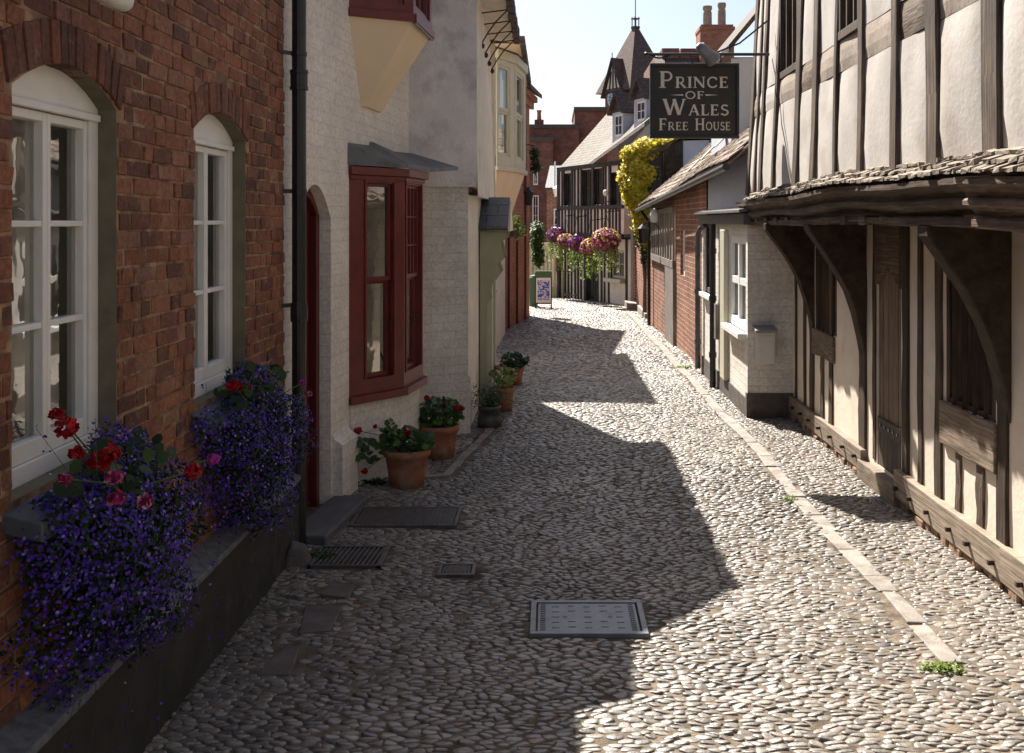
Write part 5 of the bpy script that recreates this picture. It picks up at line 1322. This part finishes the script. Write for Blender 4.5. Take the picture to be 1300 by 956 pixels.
m.slab([A2, A3, B3, B2], (0, 0, .09)); m.slab([B2, B3, B3 + Vector((1.8, 1, -2)), B2 + Vector((1.8, 1, -2))], (0, 0, .09))
m.build('roof', 'pale_tiles', hw)
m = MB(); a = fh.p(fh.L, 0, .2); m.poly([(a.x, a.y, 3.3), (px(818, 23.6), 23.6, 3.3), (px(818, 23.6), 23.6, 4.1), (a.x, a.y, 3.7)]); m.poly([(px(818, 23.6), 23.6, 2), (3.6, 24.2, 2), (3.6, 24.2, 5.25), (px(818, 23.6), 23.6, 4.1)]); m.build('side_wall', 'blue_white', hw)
for (o, wz, ez, tz) in (((px(777.5, 27.4), 27.4), pz(176, 27.4), pz(144, 27.4), pz(121, 27.4)), ((px(805, 25.0), 25.0), pz(157, 25.0), pz(127, 25.0), pz(103, 25.0))):
    fd = Fr(o[0], o[1], o[0] + fh.t.x * .62, o[1] + fh.t.y * .62)
    m = MB(); panel(m, fd, 0, .62, wz - .3, ez, [dict(u0=.08, u1=.54, z0=wz + .03, z1=ez - .06)], depth=.06)
    for u in (0, .62): m.poly([fd.p(u, wz - .3, 0), fd.p(u, wz - .3, -1.1), fd.p(u, ez, -1.1), fd.p(u, ez, 0)])
    dm = m.build('dormer', 'blue_white', hw)
    sash(fd, .08, .54, wz + .03, ez - .06, -.02, 2, 2, dm, 'white_paint', fw=.05, glass='glass_dark', name='dormer_window')
    m = MB(); rz_ = tz
    for sgn in (0, 1):
        u = -.10 if sgn == 0 else .72
        m.slab([fd.p(u, ez - .06, .12), fd.p(.31, rz_, .12), fd.p(.31, rz_, -1.4), fd.p(u, ez - .06, -1.4)], (0, 0, .05))
    m.poly([fd.p(0, ez, 0), fd.p(.62, ez, 0), fd.p(.31, rz_, 0)]); m.build('dormer_roof', 'dark_tiles', dm)
g = thing('globe_lamp', 'white globe lamp on the front of the half timbered house', 'lamp', (px(769, 26.6), 26.6, 2.6))
x, y, z = px(769, 26.6), 26.6, pz(245, 26.6)
m = MB(); m.lathe(x, y, [(0, z - .09), (.05, z - .07), (.075, z), (.06, z + .07), (0, z + .09)], 14); m.build('globe', 'white_paint', g, smooth=True)
m = MB(); m.tube([(x, y, z - .12), (x, y, z - .22), (x + .45, y + .4, z - .22)], .015, 6); m.build('bracket', 'black_iron', g)
g = thing('street_lamp', 'white glass street lamp on a bracket at the corner of the half timbered house', 'lamp', (px(707, 31.5), 31.5, 2.6))
x, y, z = px(707, 31.5), 31.5, pz(244, 31.5)
m = MB(); m.lathe(x, y, [(0, z - .16), (.10, z - .05), (.14, z + .12), (.03, z + .2), (0, z + .2)], 10); m.build('lamp_shade', 'white_paint', g)
m = MB(); m.tube([(x, y, z + .2), (x, y, z + .4), (x + .6, y - .3, z + .5)], .015, 6); m.build('bracket', 'black_iron', g)
# hanging baskets along its front
HB = [(706, 299, 29.8, .30, 'petal_purple', 'farthest hanging basket, violet petunias at the left end of the row'), (718, 307, 29.0, .26, 'petal_mix', 'small hanging basket of dark pink petunias, second from the left of the row'),
      (732, 309, 28.2, .27, 'petal_purple', 'hanging basket of mauve and white petunias in the middle of the row'), (749, 315, 27.0, .28, 'petal_mix', 'hanging basket of pink and orange blooms, second from the right of the row'),
      (769, 306, 25.9, .40, 'petal_mix', 'largest hanging basket, crimson blooms with long trailing greenery')]
for (a, b, y, r_, mt, lab) in HB:
    r_ *= .9
    x, z = px(a, y), pz(b, y)
    g = thing('hanging_basket', lab, 'hanging basket', (x, y, z - .3), 'hanging baskets on the half timbered house')
    m = MB(); m.lathe(x, y, [(0, z - r_ * .7), (r_ * .4, z - r_ * .6), (r_ * .6, z - r_ * .2), (r_ * .6, z - r_ * .1)], 12); m.build('basket', 'black_iron', g)
    P, d = ell(int(900 * r_ / .3), (x, y, z), (r_, r_, r_ * .8), .5); cloud('foliage', P, .035, 'leaf_mid', g, N=d, k=5, nj=.9)
    P, d = ell(int(750 * r_ / .3), (x, y, z + .02), (r_ * 1.05, r_ * 1.05, r_ * .85), .85, half=None); cloud('bloom', P + rng.normal(size=P.shape) * .02, .034, mt, g, N=d, k=6, asp=.9, nj=.5)
    if mt == 'petal_mix':
        P, d = ell(160, (x, y, z + .06), (r_ * 1.08, r_ * 1.05, r_ * .8), .9); cloud('bloom', P, .032, 'leaf_yellow', g, N=d, k=6, asp=.9, nj=.5)
    Q = []
    for k in range(16):
        an = random.uniform(0, 6.28); L = random.uniform(.3, .8) * (1.35 if r_ > .4 else 1); rr = r_ * random.uniform(.5, .9)
        for s_ in np.linspace(0, 1, 26): Q.append((x + rr * math.cos(an) + random.gauss(0, .03), y + rr * math.sin(an) + random.gauss(0, .03), z - r_ * .3 - s_ * L))
    cloud('trailing_foliage', Q, .034, 'leaf_lime', g, k=5, asp=.5, N=np.array([0, -1, .3]), nj=.8)
    m = MB()
    for k in range(3): m.tube([(x + r_ * .6 * math.cos(k * 2.09), y + r_ * .6 * math.sin(k * 2.09), z - r_ * .1), (x, y, z + .75)], .006, 4)
    m.tube([(x, y, z + .75), (x + .4, y + .2, z + .8)], .012, 5); m.build('chain', 'black_iron', g)

# A boards and bin
def aboard(name, lab, x, y, w, h, lean, panelmat, framemat, top=None):
    z = gh(x, y); g = thing(name, lab, 'sign board', (x, y, z))
    m = MB()
    for sgn in (-1, 1):
        for k in (-1, 1): m.beam([(x + k * w / 2, y + sgn * lean, z), (x + k * w / 2, y + sgn * .02, z + h)], (.018, 0, 0), (0, .018, 0))
        m.beam([(x - w / 2, y + sgn * (lean * .85), z + h * .15), (x + w / 2, y + sgn * (lean * .85), z + h * .15)], (0, .015, 0), (0, 0, .018))
        m.beam([(x - w / 2, y + sgn * .03, z + h * .97), (x + w / 2, y + sgn * .03, z + h * .97)], (0, .015, 0), (0, 0, .018))
    m.build('frame', framemat, g)
    if panelmat:
        a, b = z + h * .17, z + h * .86; yy = lambda q: y - lean + (lean - .02) * (q - z) / h - .022
        m = MB(); m.slab([(x - w * .47, yy(a), a), (x + w * .47, yy(a), a), (x + w * .47, yy(b), b), (x - w * .47, yy(b), b)], (0, .015, 0)); pn = m.build('panel', 'white_paint', g)
        m = MB(); a, b = z + h * .24, z + h * .80; m.slab([(x - w * .38, yy(a) - .006, a), (x + w * .38, yy(a) - .006, a), (x + w * .38, yy(b) - .006, b), (x - w * .38, yy(b) - .006, b)], (0, .004, 0)); m.build('poster', panelmat, pn)
    if top:
        m = MB(); m.box(x - w * .52, y - .06, z + h * .87, x + w * .52, y + .06, z + h * 1.06); m.build('header', top, g)
aboard('pavement_sign', 'pavement A board with blue patterned poster and green header', px(690, 25.6), 25.6, .40, .90, .2, 'poster', 'black_iron', 'green_paint')
aboard('easel', 'folded wooden A frame standing against the cream screen', px(724, 29.6), 29.6, .42, .85, .25, None, 'dead_wood')
g = thing('litter_bin', 'small dark green bin behind the pavement A board', 'bin', (px(677.5, 26.2), 26.2, gz(26.2)))
x, y, z = px(677.5, 26.2), 26.2, gz(26.2); m = MB(); m.lathe(x, y, [(0, z), (.11, z), (.13, z + .68), (.14, z + .69), (.14, z + .74), (.09, z + .80), (0, z + .82)], 14); m.build('bin_body', 'green_paint', g)
# cream screen
cs = thing('timber_screen', 'cream boarded shop screen with green rails closing the lane', 'screen', (.05, 31, gz(31)))
xa, xb, y = px(672, 31), px(732, 31), 31.0
m = MB(); m.box(xa, y + .03, gz(31) - .1, xb, y + .08, pz(308, 31)); m.build('back_board', 'cream_paint', cs)
n = 13
for i in range(n):
    m = MB(); x = xa + (xb - xa) * (i + .5) / n; m.box(x - .03, y - .02, gz(31) + .3, x + .03, y + .03, pz(318, 31)); m.build('pale', 'stone_paint', cs)
m = MB(); m.box(xa, y - .05, pz(318, 31), xb, y + .05, pz(309, 31)); m.box(xa, y - .045, gz(31) - .1, xb, y + .04, gz(31) + .3); m.build('green_rail', 'leaf_paint' if 'leaf_paint' in MAT else 'sage_paint', cs)
m = MB(); m.box(px(706, 31), y - .06, pz(345, 31), px(713, 31), y - .055, pz(325, 31)); m.build('red_notice', 'red_paint', cs)
# high street brick building
hb = thing('parapet_building', 'tall dark brick building with flat parapet closing the view', 'house', (.7, 46, -.5))
Y = 45.0; m = MB()
m.box(px(664, Y), Y, -1, px(735, Y), Y + 6, pz(160, Y)); m.box(px(730, Y), Y + .6, -1, px(771, Y + .6), Y + 6, pz(137, Y + .6)); m.box(px(664, Y), Y - .9, -1, px(702, Y), Y - .01, pz(180, Y))
m.build('wall', 'brick_dull', hb)
m = MB(); m.box(px(664, Y), Y - .08, pz(163, Y), px(735, Y), Y + 6.05, pz(158, Y)); m.box(px(729, Y), Y + .5, pz(139, Y), px(772, Y), Y + 6.05, pz(134, Y)); m.box(px(664, Y), Y - 1.0, pz(182, Y), px(703, Y), Y - .02, pz(176, Y)); m.build('parapet', 'dark_band', hb)
for a, b, c, d in ((676, 684, 248, 288), (677, 683, 215, 235)):
    fw_ = Fr(px(a, Y - .9), Y - .92, px(b, Y - .9), Y - .92); sash(fw_, 0, fw_.L, pz(d, Y - .9), pz(c, Y - .9), .04, 2, 3, hb, 'white_paint', fw=.05, glass='glass_dark')
m = MB(); m.box(px(678, Y), Y + 1, pz(160, Y), px(690, Y), Y + 1.6, pz(149, Y)); ch = m.build('chimney', 'brick_dull', hb)
m = MB(); m.lathe(px(684, Y), Y + 1.3, [(.11, pz(149, Y)), (.09, pz(140, Y)), (.12, pz(136, Y)), (.1, pz(136, Y))], 10); m.build('chimney_pot', 'terracotta', ch)
lb = thing('gabled_annexe', 'small brick annexe with slate roof in front of the parapet building', 'house', (.2, 38, -.5))
Y = 38.0; m = MB(); m.box(px(694, Y), Y, -1, px(724, Y), Y + 3, pz(240, Y)); m.build('wall', 'brick_orange', lb)
m = MB(); m.slab([(px(692, Y), Y - .1, pz(241, Y)), (px(726, Y), Y - .1, pz(241, Y)), (px(726, Y), Y + 2.5, pz(212, Y + 2)), (px(698, Y), Y + 2.5, pz(212, Y + 2))], (0, 0, .08)); m.build('roof', 'slate_roof', lb)
fw_ = Fr(px(703, Y), Y - .02, px(710, Y), Y - .02); sash(fw_, 0, fw_.L, pz(296, Y), pz(265, Y), .03, 1, 3, lb, 'white_paint', fw=.05, glass='glass_dark')
m = MB(); m.box(px(703.5, Y), Y - .05, pz(250, Y), px(705.5, Y), Y, pz(205, Y)); m.build('flue', 'white_paint', lb)
# clock tower
ct = thing('clock_tower', 'clock tower with steep tiled pyramid roof and gabled clock dormer', 'tower', (6.3, 60, -.5))
Y = 60.0; cx, cy = px(811, Y), Y + 2.4
ta = R(33); t1 = Vector((math.cos(ta), math.sin(ta), 0)); t2 = Vector((-math.sin(ta), math.cos(ta), 0))   # tower axes
cen = Vector((cx, cy, 0)); hs = 1.36
def tp(a, b, z): return cen + t1 * a + t2 * b + Vector((0, 0, z))
ze, zt = pz(110, Y), pz(27, Y)
m = MB(); m.hexa([tp(a, b, z) for z in (-1, ze) for a, b in ((-hs, -hs), (hs, -hs), (hs, hs), (-hs, hs))]); m.build('shaft', 'brick_dull', ct)
m = MB(); e = hs * 1.33; q = .16
m.faces([tp(a * e, b * e, ze - .1) for a, b in ((-1, -1), (1, -1), (1, 1), (-1, 1))] + [tp(a * q, b * q, zt) for a, b in ((-1, -1), (1, -1), (1, 1), (-1, 1))], ((0, 1, 5, 4), (1, 2, 6, 5), (2, 3, 7, 6), (3, 0, 4, 7), (4, 5, 6, 7), (3, 2, 1, 0)))
rf = m.build('spire_roof', 'red_tiles', ct)
m = MB(); m.hexa([tp(a * .2, b * .2, z) for z in (zt, zt + .15) for a, b in ((-1, -1), (1, -1), (1, 1), (-1, 1))])
for a, b in ((-.15, -.15), (.15, -.15), (.15, .15), (-.15, .15)): p_ = tp(a, b, 0); m.tube([(p_.x, p_.y, zt), (p_.x, p_.y, zt + .75)], .035, 5)
p_ = tp(0, 0, 0); m.tube([(p_.x, p_.y, zt), (p_.x, p_.y, zt + 1.9)], .03, 5); m.hexa([tp(a * .2, b * .2, z) for z in (zt + .6, zt + .66) for a, b in ((-1, -1), (1, -1), (1, 1), (-1, 1))]); m.build('finial', 'black_iron', rf)
gz0, gze, gzt = pz(170, Y), pz(114, Y), pz(70, Y)
def dorm(ax, ay, name):                                     # a gabled bay with a clock on one face of the tower
    G = lambda u, v, z: cen + ay * u + ax * v + Vector((0, 0, z))
    h_ = .85; f_ = hs + .35
    m = MB(); m.hexa([G(u, v, z) for z in (gz0, gze) for u, v in ((-h_, 0), (h_, 0), (h_, f_), (-h_, f_))]); b_ = m.build('clock_bay', 'render_cream' if 0 else 'brick_dull', ct)
    m = MB(); m.poly([G(-h_, f_ + .02, gze), G(h_, f_ + .02, gze), G(0, f_ + .02, gzt - .1)]); m.build('gable', 'render_cream', b_)
    m = MB()
    for u0_, z0_, u1_, z1_ in ((-h_, gze, 0, gzt - .1), (h_, gze, 0, gzt - .1), (-h_, gze + .04, h_, gze + .04), (0, gze, 0, gzt - .1), (-.4, gze, -.2, gzt - .75), (.4, gze, .2, gzt - .75)):
        m.beam([G(u0_, f_ + .04, z0_), G(u1_, f_ + .04, z1_)], ax * .03, (0, 0, .05) if abs(u1_ - u0_) > .3 else ay * .05)
    m.build('gable_timber', 'black_wood', b_)
    m = MB()
    for sgn in (-1, 1): m.slab([G(sgn * (h_ + .25), f_ + .2, gze - .25), G(0, f_ + .2, gzt), G(0, .1, gzt), G(sgn * (h_ + .25), .1, gze - .25)], (0, 0, .08))
    m.build('gable_roof', 'red_tiles', b_)
    m = MB(); zc = pz(121, Y); rr = .56
    m.poly([G(rr * math.cos(k * math.pi / 12), f_ + .03, zc + rr * math.sin(k * math.pi / 12)) for k in range(24)]); cf = m.build('clock_face', 'clock_face', b_)
    m = MB()
    for k in range(24):
        a, b = k * math.pi / 12, (k + 1) * math.pi / 12; m.poly([G(r_ * math.cos(w), f_ + .05, zc + r_ * math.sin(w)) for r_, w in ((rr, a), (rr, b), (rr * .86, b), (rr * .86, a))])
    for k in range(12):
        a = k * math.pi / 6; m.beam([G(rr * .6 * math.cos(a), f_ + .05, zc + rr * .6 * math.sin(a)), G(rr * .8 * math.cos(a), f_ + .05, zc + rr * .8 * math.sin(a))], ax * .01, ay * .025 if abs(math.sin(a)) > .7 else (0, 0, .025))
    for a, L in ((R(60), .7), (R(-10), .5)): m.beam([G(0, f_ + .07, zc), G(rr * L * math.cos(a), f_ + .07, zc + rr * L * math.sin(a))], ax * .008, ay * .03)
    m.build('clock_hand', 'white_paint', cf)
    m = MB(); p_ = G(0, f_ + .1, 0); m.tube([(p_.x, p_.y, gzt), (p_.x, p_.y, gzt + .4)], .03, 5); m.build('gable_finial', 'black_iron', b_)
dorm(-t1, t2, 'w'); 
# chimneyed brick house behind the sign
cb = thing('chimney_house', 'brick house with stout chimney stack and two clay pots behind the pub sign', 'house', (6.5, 40, -.5))
Y = 40.0; m = MB(); m.box(px(832, Y), Y + .5, -1, px(1000, Y), Y + 5, pz(70, Y)); m.box(px(842, Y), Y + .4, pz(72, Y), px(864, Y), Y + 3, pz(59, Y)); m.box(px(866, Y), Y + .45, pz(72, Y), px(892, Y), Y + 3, pz(59, Y)); m.build('wall', 'brick_dull', cb)
m = MB(); m.slab([(px(828, Y), Y - 2, pz(112, Y - 2)), (px(1000, Y), Y - 2, pz(112, Y - 2)), (px(1000, Y), Y + .5, pz(74, Y)), (px(832, Y), Y + .5, pz(74, Y))], (0, 0, .1)); m.build('roof', 'dark_tiles', cb)
m = MB(); m.box(px(889, Y), Y, pz(110, Y), px(932, Y), Y + 1.2, pz(38, Y)); m.box(px(888, Y), Y - .05, pz(38, Y), px(933, Y), Y + 1.25, pz(34, Y)); m.box(px(890, Y), Y, pz(34, Y), px(931, Y), Y + 1.2, pz(31, Y)); ch = m.build('chimney', 'brick_far', cb)
for a, w in ((901, 6), (919.5, 5.4)):
    m = MB(); s_ = Y / F; zb_ = pz(31, Y); zt_ = pz(4, Y) if a < 910 else pz(0, Y); m.lathe(px(a, Y), Y + .6, [(w * s_ * 1.0, zb_), (w * s_ * .95, zb_ + (zt_ - zb_) * .7), (w * s_ * .8, zb_ + (zt_ - zb_) * .75), (w * s_ * 1.05, zb_ + (zt_ - zb_) * .9), (w * s_ * 1.0, zt_), (w * s_ * .7, zt_)], 14); m.build('chimney_pot', 'pot_clay', ch)

# ================================================================== LIGHT, SKY, CAMERA
sd = Vector((.33, -.81, -1.0)).normalized()
L = bpy.data.lights.new('sun', 'SUN'); L.energy = 5.0; L.angle = R(.53); L.color = (1.0, .94, .86)
o = bpy.data.objects.new('sun', L); C.objects.link(o); o.rotation_euler = sd.to_track_quat('-Z', 'Y').to_euler(); o.location = (-5, 12, 15)
w = bpy.data.worlds.new('World'); bpy.context.scene.world = w; w.use_nodes = True; nt = w.node_tree
sk = nt.nodes.new('ShaderNodeTexSky'); sk.sky_type = 'NISHITA'; sk.sun_disc = False
sk.sun_elevation = math.asin(-sd.z); sk.sun_rotation = math.atan2(-sd.x, -sd.y)
sk.air_density = 1.0; sk.dust_density = 2.2; sk.ozone_density = 1.0
nt.links.new(sk.outputs[0], nt.nodes['Background'].inputs['Color']); nt.nodes['Background'].inputs['Strength'].default_value = .055
cam = bpy.data.cameras.new('camera'); co = bpy.data.objects.new('camera', cam); C.objects.link(co)
co.location = (0, 0, EYE); co.rotation_euler = (R(90), 0, 0)
cam.sensor_fit = 'HORIZONTAL'; cam.sensor_width = 36; cam.lens = 36 * F / 1300
cam.shift_x = -50 / 1300; cam.shift_y = -198 / 1300; cam.clip_start = .05; cam.clip_end = 5000
sc_ = bpy.context.scene; sc_.camera = co
sc_.view_settings.view_transform = 'Standard'; sc_.view_settings.look = 'None'; sc_.view_settings.gamma = 1; sc_.view_settings.use_curve_mapping = False
sc_.view_settings.exposure = EXPOSURE if 'EXPOSURE' in globals() else 1.45
sc_.cycles.max_bounces = 8; sc_.cycles.diffuse_bounces = 4; sc_.cycles.transparent_max_bounces = 12; sc_.cycles.use_denoising = True
